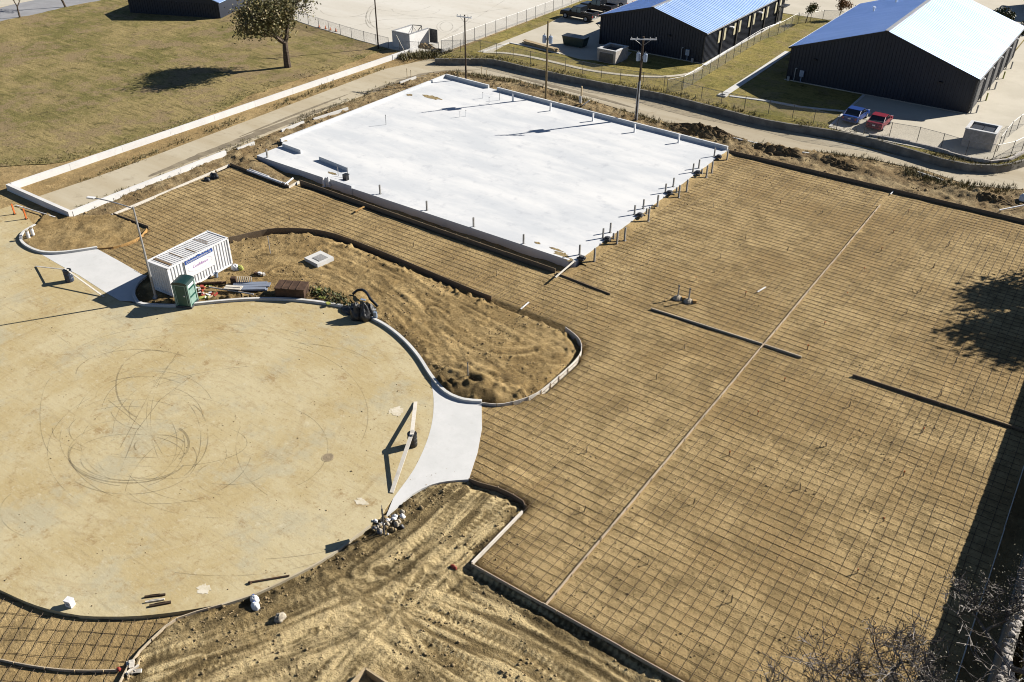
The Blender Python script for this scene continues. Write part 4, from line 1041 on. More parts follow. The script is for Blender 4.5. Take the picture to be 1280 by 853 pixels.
edge_form('thin dark curved form at the bottom left corner', formC2, -.3, -.02, 'board', -1, False, .9, group='curved forms of the lower left drive')
bx = thing('pit_form', 'open wooden box form in a dug hole at the bottom edge', 'form box', P(470, 862, -.1))
cpx = [(457, 837.5), (500, 866), (470, 905), (420, 876)]
cw = PL(cpx, .1); base = P(470, 862, -.1)
for i in range(4):
    a = cw[i]; b = cw[(i + 1) % 4]; strip_mb([Vector((a.x, a.y, 0)) - Vector((base.x, base.y, 0)), Vector((b.x, b.y, 0)) - Vector((base.x, base.y, 0))], -.05, .05, -.6, .35).build('board', M['stakewood'], bx)
tag(strip_mb([V2(0, 0), P(717, 334) - P(694, 354)], -.06, .06, .50, .58).build('pale_plank', M['paleboard'], None, P(694, 354)), 'pale plank bridging the trench at the slab near corner', 'plank')
tag(strip_mb([V2(0, 0), P(1280, 260.5, .3) - P(1248, 267, .3)], -.05, .05, .3, .4).build('pale_pole', M['whitepaint'], None, P(1248, 267)), 'pale pole lying over the far form at the right edge', 'pole')

ORD = ['nearest', 'second nearest', 'third nearest', 'fourth nearest', 'fifth nearest', 'sixth nearest', 'seventh nearest', 'eighth nearest', 'ninth nearest', 'tenth nearest', 'eleventh nearest', 'twelfth nearest', 'thirteenth nearest', 'fourteenth nearest', 'fifteenth nearest', 'sixteenth nearest']
def area_of(p):
    if p.x > X_F: return 'near right quarter' if p.y < Y_M else 'far right quarter'
    if p.x > X_S: return 'middle panel left of the long divider'
    return 'strip before the white slab'
CNT = {}
def nearest_label(kind, p):
    k = (kind, area_of(p)); CNT[k] = CNT.get(k, -1) + 1
    return '%s %s in the %s of rebar' % (ORD[CNT[k]], kind, k[1])
# grade stakes standing in the mats
gs = MB(); gs.box((0, 0, .19), (.045, .035, .40)); gs.add([(-.0225, -.0175, .39), (.0225, -.0175, .39), (.0225, .0175, .39), (-.0225, .0175, .39), (0, 0, .42)], [(0, 1, 4), (1, 2, 4), (2, 3, 4), (3, 0, 4)])
gflag = MB(); gflag.box((0, 0, .34), (.052, .042, .12))
GST = [('orange', 'orange topped grade stake in the rebar field right of the long form'), ('stakewood', 'bare wooden grade stake standing in the rebar field')]
gpos = [(856, 436), (820.5, 474), (785, 514), (733, 566), (947, 519), (911, 570), (867, 630), (1009, 437), (980, 477), (1061.5, 509), (1176, 495), (1153, 541), (1129, 595), (1194.5, 453.6), (1033, 558), (1000, 612), (1104, 652), (1071, 717),
        (810, 705), (914, 753), (752, 676), (1135, 267), (1116, 292), (1101, 315), (1080, 340), (1058.7, 370), (1030, 407), (1185, 308), (1167, 335), (1150, 365), (1132.5, 393), (1027.5, 267), (984, 314), (975, 255), (932, 299), (901, 323), (870, 351), (892, 259), (810, 331), (734, 386), (931, 371), (470, 287), (517, 308), (567, 325), (621, 345), (730, 640), (228, 316), (362, 275), (405, 260)]
orange_i = {7, 8, 4, 5, 11, 12, 16, 17, 21, 22, 23, 24, 25, 33, 36, 40, 26}
gmesh = {}
for k, (px, py) in sorted(enumerate(gpos), key=lambda e: P(*e[1]).length):
    om = k in orange_i
    root = thing('grade_stake', nearest_label('orange topped stake' if om else 'bare wooden stake', P(px, py)), 'stake', P(px, py), random.uniform(0, 3), 'orange topped grade stakes' if om else 'bare grade stakes')
    if 'a' not in gmesh:
        o = gs.build('shaft', M['stakewood'], root); gmesh['a'] = o.data; o2 = gflag.build('paint_band', M['orange'], None); gmesh['b'] = o2.data
        bpy.data.objects.remove(o2)
    else: link('shaft', gmesh['a'], root)
    if om: link('paint_band', gmesh['b'], root)
    root.rotation_euler[0] = random.uniform(-.2, .2)
    root.scale = (1.25, 1.25, random.uniform(.8, 1.3))

# steel posts around the slab
def post_mesh(name, h, w, mat):
    mb = MB(); mb.box((0, 0, h / 2), (w, w, h)); mb.box((0, 0, h + .006), (w * .72, w * .72, .012)); mb.box((0, 0, .008), (w * 2, w * 2, .016))
    me = bpy.data.meshes.new(name); me.from_pydata(mb.v, [], mb.f); me.materials.append(mat); return me
pm_a = post_mesh('steel_post', .95, .13, M['postgrey']); pm_b = post_mesh('white_post', .95, .17, M['whitepaint']); pm_c = post_mesh('short_post', .55, .13, M['postgrey']); pm_d = post_mesh('steel_post', 1.3, .14, M['postgrey'])
for kk, (px, py) in enumerate(((892.7, 195.6), (873.3, 210.5), (866, 215.5), (841.4, 233.6), (831.6, 241), (804, 261), (793, 268.4), (762.7, 290.8), (753.6, 297.8), (724.4, 318.6))):
    tag(link('steel_post', pm_a, None, P(px, py, ZS)), ['farthest', 'second farthest', 'third farthest', 'fourth farthest', 'fifth farthest', 'fifth nearest', 'fourth nearest', 'third nearest', 'second nearest', 'nearest'][kk] + ' grey post standing on the white slab beside its right edge', 'post', 'posts on the slab beside its right edge')
for kk, (px, py) in enumerate(((908.4, 201), (889.4, 216.7), (882.7, 222), (858, 240), (848.3, 247), (821.4, 259.7), (810.3, 276.7), (780.6, 301), (771, 305.6), (742.8, 327.5))):
    tag(link('steel_post', pm_d, None, P(px, py, 0)), ['farthest', 'second farthest', 'third farthest', 'fourth farthest', 'fifth farthest', 'fifth nearest', 'fourth nearest', 'third nearest', 'second nearest', 'nearest'][kk] + ' grey post rising from soil just outside the slab right edge', 'post', 'posts in the soil beside the slab')
for kk, (px, py) in enumerate(((877, 217.5), (845.5, 241), (821.5, 258), (808, 267.5), (766.6, 298.6))):
    tag(link('short_post', pm_c, None, P(px, py, .3)), ['farthest', 'second farthest', 'middle', 'second nearest', 'nearest'][kk] + ' stubby grey post at the rim of the slab right edge', 'post', 'stubby posts at the slab rim')
for kk, (px, py) in enumerate(((848, 178.7), (793, 165.5), (741, 151.5), (688, 138.7), (641, 127))):
    tag(link('white_post', pm_b, None, P(px, py, ZS)), ['first', 'second', 'third', 'fourth', 'fifth'][kk] + ' white post from the right before the far stem wall', 'post', 'white posts before the far stem wall')
for kk, (px, py) in enumerate(((475.3, 242.6), (533.7, 263), (592, 284), (654.4, 305.3))):
    tag(link('steel_post', pm_a, None, P(px, py, ZS)), ['first', 'second', 'third', 'fourth'][kk] + ' grey post from the left along the slab trench edge', 'post', 'posts along the slab trench edge')
tag(link('white_post', pm_b, None, P(405, 233, .0)), 'left of two white posts in the soil before the raised slab lip', 'post')
tag(link('white_post', pm_b, None, P(411.5, 232.5, .0)), 'right of two white posts in the soil before the raised slab lip', 'post')
tag(link('steel_post', pm_d, None, P(335, 201, .0)), 'grey steel post at the slab far left corner', 'post')
fb = MB(); fb.prism([V2(-.36, -.2), V2(.36, -.26), V2(.30, .28), V2(-.2, .22)], 0, .16)  # each low lump is two stacked dark prisms
fb.prism([V2(-.2, -.1), V2(.28, -.14), V2(.22, .18), V2(-.1, .14)], .161, .30)
fbm_ = None
for kk, (px, py) in enumerate(((898, 197), (871.7, 216.8), (836.6, 242), (799.4, 270), (758.8, 299.8), (726.7, 324))):
    if fbm_ is None: o = fb.build('edge_lump', M['darksteel'], None, P(px, py, ZS)); fbm_ = o.data
    else: o = link('edge_lump', fbm_, None, P(px, py, ZS))
    tag(o, ['farthest', 'second farthest', 'third farthest', 'third nearest', 'second nearest', 'nearest'][kk] + ' low dark lump along the slab right edge', 'sandbag', 'dark lumps along the slab right edge')
def riser(px, py, h, z=ZS, lab=''):
    o = thing('pipe_stub', lab, 'pipe', P(px, py, z)); mb = MB(); mb.tube((0, 0, 0), (0, 0, h), .035, n=8); mb.build('pipe', M['whitepaint' if h < .8 else 'steel'], o)
    mb = MB(); mb.tube((0, 0, h), (0, 0, h + .06), .05, n=8); mb.build('cap', M['darksteel'], o)
for i, (px, py, h, lab) in enumerate(((482.6, 156, 1.1, 'thin pipe stub standing alone on the upper left of the slab'), (423, 220.5, 1.0, 'thin pipe stub near the slab lip, left one'), (435, 221, .9, 'thin pipe stub near the slab lip beside the black bin'),
        (603.6, 123, .7, 'pipe stub at the gap in the far stem wall'), (611.5, 129.5, .7, 'pipe stub just below the far stem wall gap'), (575, 146.5, .6, 'short bent pipe stub beside the pole shadow'), (582.5, 145.5, .7, 'pipe stub right of the bent one by the pole shadow'), (624.5, 125.5, .95, 'thin pipe right of the stem wall gap'), (338, 317, 1.6, 'tall thin pipe standing in a scooped hollow of the earth island'), (585, 472, 1.2, 'short white pipe on the mound of the earth island'))):
    riser(px, py, h, ZS if i < 8 else .15, lab)
# two cleanouts standing in the mat
for px, py, lab in ((847, 373.5, 'left of two pipes set in wet concrete lumps in the rebar field'), (860.5, 377.5, 'right of two pipes set in wet concrete lumps in the rebar field')):
    o = thing('cleanout_pipe', lab, 'pipe', P(px, py, .02)); mb = MB(); mb.tube((0, 0, 0), (0, 0, 1.15), .06, n=8); mb.build('pipe', M['steel'], o)
    mb = MB(); mb.tube((0, 0, 1.15), (0, 0, 1.24), .08, n=8); mb.build('cap', M['darksteel'], o)
    mb = MB(); mb.lathe([(.42, 0), (.36, .12), (.22, .22), (.1, .26)], 9); mb.build('concrete_lump', M['rock'], o)
    mb = MB(); mb.box((.45, .15, .12), (.3, .25, .25), .4); mb.build('block', M['orangeboard'], o)

# ================================================================ buildings
def gable_building(label, x0, x1, y0, y1, zb, eave, ridge, side_fn=None):
    b = thing('metal_building', label, 'building', (x0, y0, zb)); w = x1 - x0; L = y1 - y0
    mb = MB()
    e, r = eave - zb, ridge - zb; m = w / 2
    mb.add([(0, 0, -.3), (w, 0, -.3), (w, 0, e), (m, 0, r), (0, 0, e)], [(0, 1, 2, 3, 4)])
    mb.add([(0, L, -.3), (w, L, -.3), (w, L, e), (m, L, r), (0, L, e)], [(4, 3, 2, 1, 0)])
    mb.add([(0, 0, -.3), (0, L, -.3), (0, L, e), (0, 0, e)], [(3, 2, 1, 0)]); mb.add([(w, 0, -.3), (w, L, -.3), (w, L, e), (w, 0, e)], [(0, 1, 2, 3)])
    mb.build('wall', M['clad'], b)
    rb = MB(); sp = .42
    x = sp / 2
    while x < w:
        top = e + (r - e) * (1 - abs(x - m) / m) - .03; rb.box((x, -.035, top / 2 - .1), (.13, .07, top + .15)); x += sp
    y = sp / 2
    while y < L:
        for xx, s_ in ((0, -1), (w, 1)): rb.box((xx + s_ * .03, y, e / 2 - .1), (.06, .10, e + .1))
        y += sp
    stuff(rb.build('wall_ribs', M['clad'], b))
    ov = .25; dx, dz = m, r - e; hyp = math.hypot(dx, dz)
    for s_, nm in ((-1, 'left'), (1, 'right')):
        rf = MB(); ce = m + s_ * (m + ov); ze = e - dz * ov / m
        vs = [(m, -ov, r + .10), (ce, -ov, ze + .10), (ce, L + ov, ze + .10), (m, L + ov, r + .10), (m, -ov, r - .02), (ce, -ov, ze - .02), (ce, L + ov, ze - .02), (m, L + ov, r - .02)]
        fs = [(0, 1, 2, 3), (7, 6, 5, 4), (0, 4, 5, 1), (1, 5, 6, 2), (2, 6, 7, 3)]
        if s_ > 0: pass
        else: fs = [f[::-1] for f in fs]
        rf.add(vs, fs); ro = rf.build('roof_panel', M['roof'], b)
        se = MB(); y = .3
        while y < L:
            a = Vector((m + s_ * .1, y, r + .10 - .1 * dz / m)); c = Vector((ce, y, ze + .10)); d = c - a
            q = Matrix.Rotation(math.atan2(d.z, abs(d.x)) * (-1 if d.x > 0 else 1), 3, 'Y')
            se.box((a + c) / 2 + Vector((0, 0, .02)), (d.length, .05, .045), m=q); y += .6
        stuff(se.build('roof_seams', M['roof'], ro))
        tr = MB(); A = Vector((m, -ov - .03, r + .03)); Bv = Vector((ce, -ov - .03, ze + .03)); d = Bv - A
        q = Matrix.Rotation(math.atan2(d.z, abs(d.x)) * (-1 if d.x > 0 else 1), 3, 'Y')
        tr.box((A + Bv) / 2, (d.length, .05, .24), m=q); tr.build('rake_trim', M['trimblack'], b)
        g = MB(); g.box((ce + s_ * .05, L / 2, ze + .03), (.12, L + 2 * ov, .14)); g.build('gutter', M['whitepaint'] if s_ < 0 else M['steel'], b)
    rc = MB(); rc.box((m, L / 2, r + .13), (.5, L + 2 * ov, .08)); rc.build('ridge_cap', M['steel'], b)
    for xx in (.06, w - .06):
        cv = MB(); cv.box((xx, -.09, e / 2), (.12, .06, e)); cv.build('corner_trim', M['trimblack'], b)
    ft = MB(); ft.box((w / 2, -.08, -.02), (w + .3, .24, .2)); ft.build('footing', M['lot2'], b)
    if side_fn: side_fn(b, w, L, e)
    return b
def lamp_box(b, x, z):
    m_ = MB(); m_.box((x, -.18, z), (.35, .25, .22)); m_.box((x, -.34, z + .08), (.42, .14, .04)); m_.build('wall_lamp', M['trimblack'], b)
def meters(b, x, flip):
    m_ = MB(); m_.box((x, -.22, 1.2), (.55, .2, .8)); m_.box((x, -.16, .45), (.1, .1, .9)); m_.build('electric_meter', M['bluebox'], b)
    m_ = MB(); m_.tube((x - .9, -.2, 0), (x - .9, -.2, 1.7), .06, n=8); m_.tube((x - .9, -.2, 1.7), (x - .7, -.2, 1.75), .06, n=8); m_.build('conduit', M['steel'], b)
    m_ = MB(); m_.box((x + (.9 if flip else -1.6), -.3, .28), (.3, .25, .6)); m_.build('utility_box', M['steel'], b)
def side_right(b, w, L, e):
    for k in range(5):
        y = 3.0 + k * 5.6; d = MB(); d.box((w + .06, y, 1.6), (.10, 3.2, 3.2)); dr = d.build('bay_door', M['darksteel'], b)
        s = MB()
        for j in range(4): s.box((w + .13, y, .4 + .8 * j), (.04, 3.1, .06))
        s.build('door_rib', M['trimblack'], dr)
        a = MB(); a.box((w + .22, y, 3.55), (.4, .3, .16)); a.build('wall_lamp', M['whitepaint'], b)
        p = MB(); p.tube((w + .25, y - 2.6, -.1), (w + .25, y - 2.6, e - .15), .07, n=6); p.build('downpipe', M['steel'], b)
        g = MB(); g.tube((w + .8, y - 2.1, -.1), (w + .8, y - 2.1, 1.0), .09, n=8); g.build('bollard', M['yellow'] if k % 2 else M['steel'], b)
b1 = gable_building('big dark metal building at the right with blue and white roof slopes', -36.5, -13.95, 115.5, 145.4, ZL, 5.1, 8.8, side_right)
lamp_box(b1, 3.4, 3.2); lamp_box(b1, 18.7, 3.1); meters(b1, 2.0, False)
for x_, y_ in ((4.6, 19), (6.2, 24)):
    v = MB(); zz = 4.2 + 3.7 * x_ / 11.3; v.tube((x_, y_, zz - .1), (x_, y_, zz + .55), .14, n=8); v.tube((x_, y_, zz + .55), (x_, y_, zz + .7), .22, n=8); v.build('roof_vent', M['whitepaint'], b1)
def side_win(b, w, L, e):
    for k in range(5):
        y = 5.5 + k * 5.4
        p = MB(); p.box((w + .14, y, e / 2 - .1), (.16, .34, e)); p.build('downpipe', M['trimblack'], b)
        for s_ in (-1, 1):
            f = MB(); f.box((w + .065, y + s_ * .95, 2.7), (.11, .75, 1.75)); fo = f.build('window', M['trimblack'], b)
            g = MB(); g.box((w + .10, y + s_ * .95, 2.7), (.08, .62, 1.6)); g.build('pane', M['cream'], fo)
        if k % 2 == 0:
            a = MB(); a.box((w + .35, y + 2.7, 3.35), (.6, .5, .16)); a.build('wall_lamp', M['whitepaint'], b)
    d = MB(); d.box((w + .07, L - 1.6, 1.1), (.1, 1.1, 2.2)); d.build('door', M['trimblack'], b)
    c = MB(); c.box((w + .6, L - 1.7, 2.7), (1.2, 2.2, .12)); c.build('door_canopy', M['trimblack'], b)
b2 = gable_building('dark metal building behind the poles with cream side windows', -65.0, -48.5, 115.5, 145.6, ZL, 5.0, 7.2, side_win)
lamp_box(b2, 11.2, 3.0); meters(b2, 14.2, True)
cn = MB(); cn.box((-.55, 1.2, 2.7), (1.1, 1.5, .12)); cn.tube((-.05, .6, 1.9), (-1.0, .6, 2.65), .04, n=5); cn.build('side_canopy', M['trimblack'], b2)
# dark shed at the top left
a, b_ = P(163, 16), P(276, 23.5); dv = b_ - a; ang = math.atan2(dv.y, dv.x)
sh = thing('metal_shed', 'dark metal shed cut by the top edge, beyond the grass field', 'shed', a, ang); Ls = dv.length
mb = MB(); mb.add([(0, 0, -.2), (Ls, 0, -.2), (Ls, 0, 2.6), (Ls / 2, 0, 5.4), (0, 0, 2.2), (0, 14, -.2), (Ls, 14, -.2), (Ls, 14, 2.6), (Ls / 2, 14, 5.4), (0, 14, 2.2)], [(0, 1, 2, 3, 4), (9, 8, 7, 6, 5), (1, 6, 7, 2), (5, 0, 4, 9)]); mb.build('wall', M['clad'], sh)
for p0, p1 in (((-.3, 2.05), (Ls / 2, 5.5)), ((Ls / 2, 5.5), (Ls + .3, 2.45))):
    mb = MB(); mb.add([(p0[0], -.2, p0[1]), (p1[0], -.2, p1[1]), (p1[0], 14.2, p1[1]), (p0[0], 14.2, p0[1]), (p0[0], -.2, p0[1] + .1), (p1[0], -.2, p1[1] + .1), (p1[0], 14.2, p1[1] + .1), (p0[0], 14.2, p0[1] + .1)], [(3, 2, 1, 0), (4, 5, 6, 7), (0, 1, 5, 4), (1, 2, 6, 5), (2, 3, 7, 6), (3, 0, 4, 7)]); mb.build('roof_panel', M['roof'], sh)
rb = MB(); x = .3
while x < Ls: rb.box((x, -.03, 1.1), (.12, .06, 2.3)); x += .45
stuff(rb.build('wall_ribs', M['clad'], sh))
# dark building on the far right top
fb2 = thing('far_building', 'long dark building cut by the top right corner', 'building', (-16, 176, ZL)); mb = MB(); mb.box((22, 5, 2.5), (44, 10, 5)); mb.build('wall', M['clad'], fb2); mb = MB(); mb.box((22, 5, 5.1), (45, 11, .25)); mb.build('roof', M['roof'], fb2)

# ---------------------------------------------------------------- stone bin enclosures, bins, lumber
def enclosure(label, px, z, w, d, h, front_gate, rz=0.0):
    o = thing('bin_enclosure', label, 'enclosure', P(*px, z), rz); t = .25
    for nm, c, s_ in (('stone_wall', (w / 2, t / 2, h / 2), (w, t, h)), ('stone_wall', (t / 2, d / 2 + t / 2, h / 2), (t, d - t, h)), ('stone_wall', (w - t / 2, d / 2 + t / 2, h / 2), (t, d - t, h)), ('stone_wall', (w / 2, d + t / 2, h / 2), (w, t, h * .95))):
        mb = MB(); mb.box(c, s_); wl = mb.build(nm, M['stone'], o)
        cp = MB(); cp.box((c[0], c[1], c[2] + s_[2] / 2 + .05), (s_[0] + .08, s_[1] + .08, .09 if nm else .1)); cp.build('cap', M['capstone'], wl)
    if front_gate:
        mb = MB(); mb.box((w / 2, -.06, h * .42), (w * .72, .07, h * .72)); mb.build('gate', M['darksteel'], o)
    return o
e1 = enclosure('stone bin enclosure beside the left dark building', (746, 76.5), ZL + .05, 2.9, 3.3, 1.7, True)
e2 = enclosure('pale stone bin enclosure holding two dark bins in the right yard', (1200.5, 182), ZL + .05, 3.1, 3.0, 1.9, False)
def dumpster(label, loc, rz, w=1.25, d=1.5, h=1.3, mat='darkgreen'):
    o = thing('waste_bin', label, 'bin', loc, rz); mb = MB()
    mb.add([(-w / 2 * .86, -d / 2 * .86, .12), (w / 2 * .86, -d / 2 * .86, .12), (w / 2 * .86, d / 2 * .86, .12), (-w / 2 * .86, d / 2 * .86, .12), (-w / 2, -d / 2, h), (w / 2, -d / 2, h), (w / 2, d / 2, h), (-w / 2, d / 2, h)], [(3, 2, 1, 0), (0, 1, 5, 4), (1, 2, 6, 5), (2, 3, 7, 6), (3, 0, 4, 7)]); mb.build('body', M[mat], o)
    mb = MB(); mb.box((0, 0, h + .03), (w * 1.04, d * 1.04, .06)); mb.build('lid', M['black'], o)
    mb = MB(); [mb.box((sx * w * .3, sy * d * .3, .06), (.1, .1, .13)) for sx in (-1, 1) for sy in (-1, 1)]; mb.build('castors', M['trimblack'], o)
    return o
q = P(1200.5, 182, ZL + .05)
dumpster('left dark bin inside the pale stone enclosure', (q.x + .95, q.y + 1.45, ZL + .05), 0, 1.05, 1.9, 1.75, 'darksteel'); dumpster('right dark bin inside the pale stone enclosure', (q.x + 2.12, q.y + 1.45, ZL + .05), 0, 1.05, 1.9, 1.75, 'darksteel')
q = P(746, 76.5, ZL + .05); dumpster('dark bin inside the stone enclosure by the left building', (q.x + 1.4, q.y + 1.6, ZL + .05), 0, 1.6, 2.2, 1.45)
dumpster('dark green skip standing alone in the left yard', P(719, 57.5, ZL + .05), .05, 3.6, 1.7, 1.35)
lp = thing('lumber_stack', 'long tan lumber stack on the kerb of the left yard', 'lumber stack', P(676, 59.5, ZL + .1), -.16)
for i in range(3):
    for j in range(4):
        mb = MB(); L_ = 6.2 + random.uniform(-.5, .4); mb.box((random.uniform(-.3, .3), j * .2 - .3, .12 + i * .13), (L_, .17, .11)); mb.build('plank', M['stakewood'], lp)

# container-like gate enclosure at the gravel lot
g0 = P(491, 58, .08); ge = thing('wall_enclosure', 'pale panel enclosure with open braced gate in the gravel lot', 'enclosure', g0)
wx = P(514, 62, .08) - g0; W1 = 3.4
for c, s_ in (((W1 / 2, .1, 1.1), (W1, .2, 2.2)), ((W1 - .1, 2.3, 1.1), (.2, 4.2, 2.2)), ((.1, 2.3, 1.1), (.2, 4.2, 2.2))):
    mb = MB(); mb.box(c, s_); wl = mb.build('panel_wall', M['whitewall'], ge)
    mb = MB(); mb.box((c[0], c[1], 2.24), (s_[0] + .06, s_[1] + .06, .07)); mb.build('cap', M['steel'], wl)
gt = MB()
for p_, q_ in (((.1, 4.5, .3), (.1, 4.5, 2.2)), ((1.5, 5.0, .3), (1.5, 5.0, 2.2)), ((.1, 4.5, .3), (1.5, 5.0, 2.2)), ((.1, 4.5, 2.2), (1.5, 5.0, .3)), ((.1, 4.5, 2.2), (1.5, 5.0, 2.2)), ((.1, 4.5, .3), (1.5, 5.0, .3))): gt.tube(p_, q_, .06, n=5)
gt.build('braced_gate', M['darksteel'], ge)
gt = MB(); gt.box((W1 + .75, 4.55, 1.2), (1.5, .08, 2.0)); gt.build('panel_gate', M['darksteel'], ge)

# ---------------------------------------------------------------- fences
def fence(label, pts, h, gap=2.6, rail=True, z=0.0):
    o = thing('chain_link_fence', label, 'fence', pts[0]); base = pts[0]
    path = smooth_path(pts, .4) if len(pts) > 2 else [pts[0] + (pts[1] - pts[0]) * (i / 120) for i in range(121)]
    pm = MB(); pm.tube((0, 0, -.2), (0, 0, h), .035, n=6); pm.tube((0, 0, h), (0, 0, h + .05), .045, .01, n=6)
    me = None; acc = gap; last = path[0]; tops = []
    for p in path:
        acc += (p - last).length; last = p
        if acc >= gap:
            acc = 0; r_ = p - base; tops.append(r_)
            if me is None: pp = pm.build('post', M['darksteel'], o, r_); me = pp.data
            else: link('post', me, o, r_)
    mr = MB()
    for a_, b_ in zip(tops[:-1], tops[1:]): mr.tube(a_ + Vector((0, 0, h - .03)), b_ + Vector((0, 0, h - .03)), .022, n=4, cap=False)
    mr.build('top_rail', M['steel'], o)
    ch = MB()
    for a_, b_ in zip(tops[:-1], tops[1:]): ch.add([a_ + Vector((0, 0, .05)), b_ + Vector((0, 0, .05)), b_ + Vector((0, 0, h - .05)), a_ + Vector((0, 0, h - .05))], [(0, 1, 2, 3)])
    ch.build('wire_mesh', M['wire'], o); return o
fence('chain-link fence along the alley edge of the raised lawn', PL([(552, 66.5), (593, 65.5), (616, 69.5), (657, 79), (700, 88), (747, 97), (772, 103), (822, 110.5), (848, 119), (901, 132.5), (930, 138), (960, 143.5), (990, 149), (1021, 157), (1060, 166), (1120, 173.5), (1157, 181), (1214, 198), (1236, 201), (1256, 198.5), (1275, 190), (1305, 172)], ZL), 1.75)
fence('chain-link fence between gravel lot and the green strip', PL([(552, 66.5), (600, 48), (660, 26), (724, 2)], ZL) + [Vector((-82.2, 160, ZL))], 1.8)
fence('chain-link fence running up between the two dark buildings', PL([(833, 117), (852, 113.5), (900, 84), (950, 52), (972, 44), (997, 30)], ZL), 1.8)
fence('chain-link fence behind the right building along the back road', PL([(997, 30), (1040, 24.5)], ZL) + [Vector((-36.9, 149.2, ZL))], 1.5)
fence('chain-link fence between grass field and gravel lot', PL([(340, 15), (391, 33), (447, 50.5), (486, 61), (500, 64)], .02), 1.6)
fence('short chain-link fence corner by the tyre at the lot end', PL([(500, 64), (530, 66), (552, 66.5)], .1), 1.5)
fence('chain-link fence at the far right yard corner', PL([(1246, 190), (1262, 170), (1290, 150)], ZL), 1.8)
# low pale stone ledge below the right fence
ld = smooth_path(PL([(1086, 170), (1120, 176), (1157, 184), (1214, 200), (1236, 203.5), (1258, 201), (1280, 190)], ZL), 1.2)
lo = thing('stone_ledge', 'low pale stone ledge under the fence of the right yard', 'wall', ld[0])
for i in range(0, len(ld) - 1):
    strip_mb([p - ld[0] for p in ld[i:i + 2]], -.28, -.02, -.2, .28 + .03 * (i % 3)).build('stone_block', M['stone'], lo)

# ---------------------------------------------------------------- utility poles
def pole(label, px, h, mat, arm=None, transf=0, guard=False, r=.14):
    o = thing('utility_pole', label, 'utility pole', P(*px), 0, None)
    mb = MB(); mb.tube((0, 0, -.3), (0, 0, h), r, r * .65, n=10); mb.build('shaft', M[mat], o)
    if arm:
        L, az, zz = arm; c, s_ = math.cos(az), math.sin(az)
        mb = MB(); mb.box((0, 0, 0), (L, .11, .13), az); a = mb.build('crossarm', M['whitepaint'], o, (-.12 * s_ * -1, .12 * c * -1, zz))
        for k in (-.46, -.25, .25, .46):
            ib = MB(); ib.lathe([(.03, .05), (.03, .12), (.07, .14), (.06, .20), (.03, .26)], 8); ib.build('insulator', M['steel'], a, (L * k * c, L * k * s_, 0))
        br = MB(); br.tube((c * L * .32, s_ * L * .32, zz - .05), (0, 0, zz - .75), .025, n=4); br.tube((-c * L * .32, -s_ * L * .32, zz - .05), (0, 0, zz - .75), .025, n=4); br.build('arm_brace', M['steel'], o)
    for k in range(transf):
        az = (0.15, math.pi + .15, 1.7)[k]; tz = transf_z
        t_ = MB(); t_.lathe([(.0, 0), (.22, .02), (.24, .1), (.24, .82), (.20, .9), (.0, .92)], 12); tr = t_.build('transformer', M['bluebox'], o, (.42 * math.cos(az), .42 * math.sin(az), tz))
        bu = MB(); bu.lathe([(.04, .9), (.06, 1.0), (.03, 1.15)], 6); bu.build('bushing', M['steel'], tr)
        bk = MB(); bk.box((-.28 * math.cos(az), -.28 * math.sin(az), .5), (.22, .1, .3), az); bk.build('bracket', M['steel'], tr)
    if guard:
        gm = MB(); gm.box((.13, -.08, 2.4), (.10, .10, 5.0)); gm.box((-.12, -.1, 2.3), (.08, .08, 4.8)); gm.build('riser_guard', M['steel'], o)
    return o
transf_z = 7.0
pole('thin dark pole with white crossarm behind the slab far corner', (582.5, 102.5), 8.6, 'polewood', (2.2, .15, 8.35), r=.13)
pole('thin dark pole at the far edge of the grass field', (473, 61), 9.3, 'polewood', (2.0, .2, 8.9), r=.12)
transf_z = 7.1
pole('brown pole carrying two grey transformers without a crossarm', (682, 126), 9.7, 'palepole', None, 2, r=.14)
pole('darkest pole with crossarm, transformers and pale riser guards before the left building', (795, 152), 9.9, 'polewood', (3.0, .62, 9.6), 2, True, r=.17)
ut = thing('short_post', 'short wooden post with grey box and white stay between the poles', 'post', P(726, 133)); mb = MB(); mb.box((0, 0, 1.2), (.16, .16, 2.6)); mb.build('post', M['stakewood'], ut)
mb = MB(); mb.box((0, -.18, .9), (.3, .22, .8)); mb.build('meter_box', M['steel'], ut); mb = MB(); mb.tube((.2, -.2, .1), (1.1, .1, .9), .07, n=6); mb.build('stay', M['whitepaint'], ut)
for px, py, hh in ((509, 97, 1.2), (514, 99, 1.2), (602, 94, 1.2), (608, 97, 1.0), (775, 148, 1.1), (726, 25, 0)):
    if hh: 
        mb = MB(); mb.box((0, 0, hh / 2 - .05), (.07, .05, hh + .1)); mb.box((0, 0, hh - .08), (.085, .065, .12)); tag(mb.build('survey_stake', M['stakewood'], None, P(px, py, .1)), {509: 'first', 514: 'second', 602: 'third', 608: 'fourth', 775: 'last'}[px] + ' thin survey stake from the left along the alley behind the slab', 'stake', 'survey stakes along the alley')
gw = MB(); gw.tube((0, 0, -.1), P(505, 49, 0) * 0 + Vector((-1.6, -.6, 3.2)), .05, n=6); gw.tube((0, 0, -.12), (.25, .1, .02), .09, n=6); tag(gw.build('leaning_pole', M['paleboard'], None, P(511, 74)), 'pale leaning pole at the far end of the white wall', 'pole')

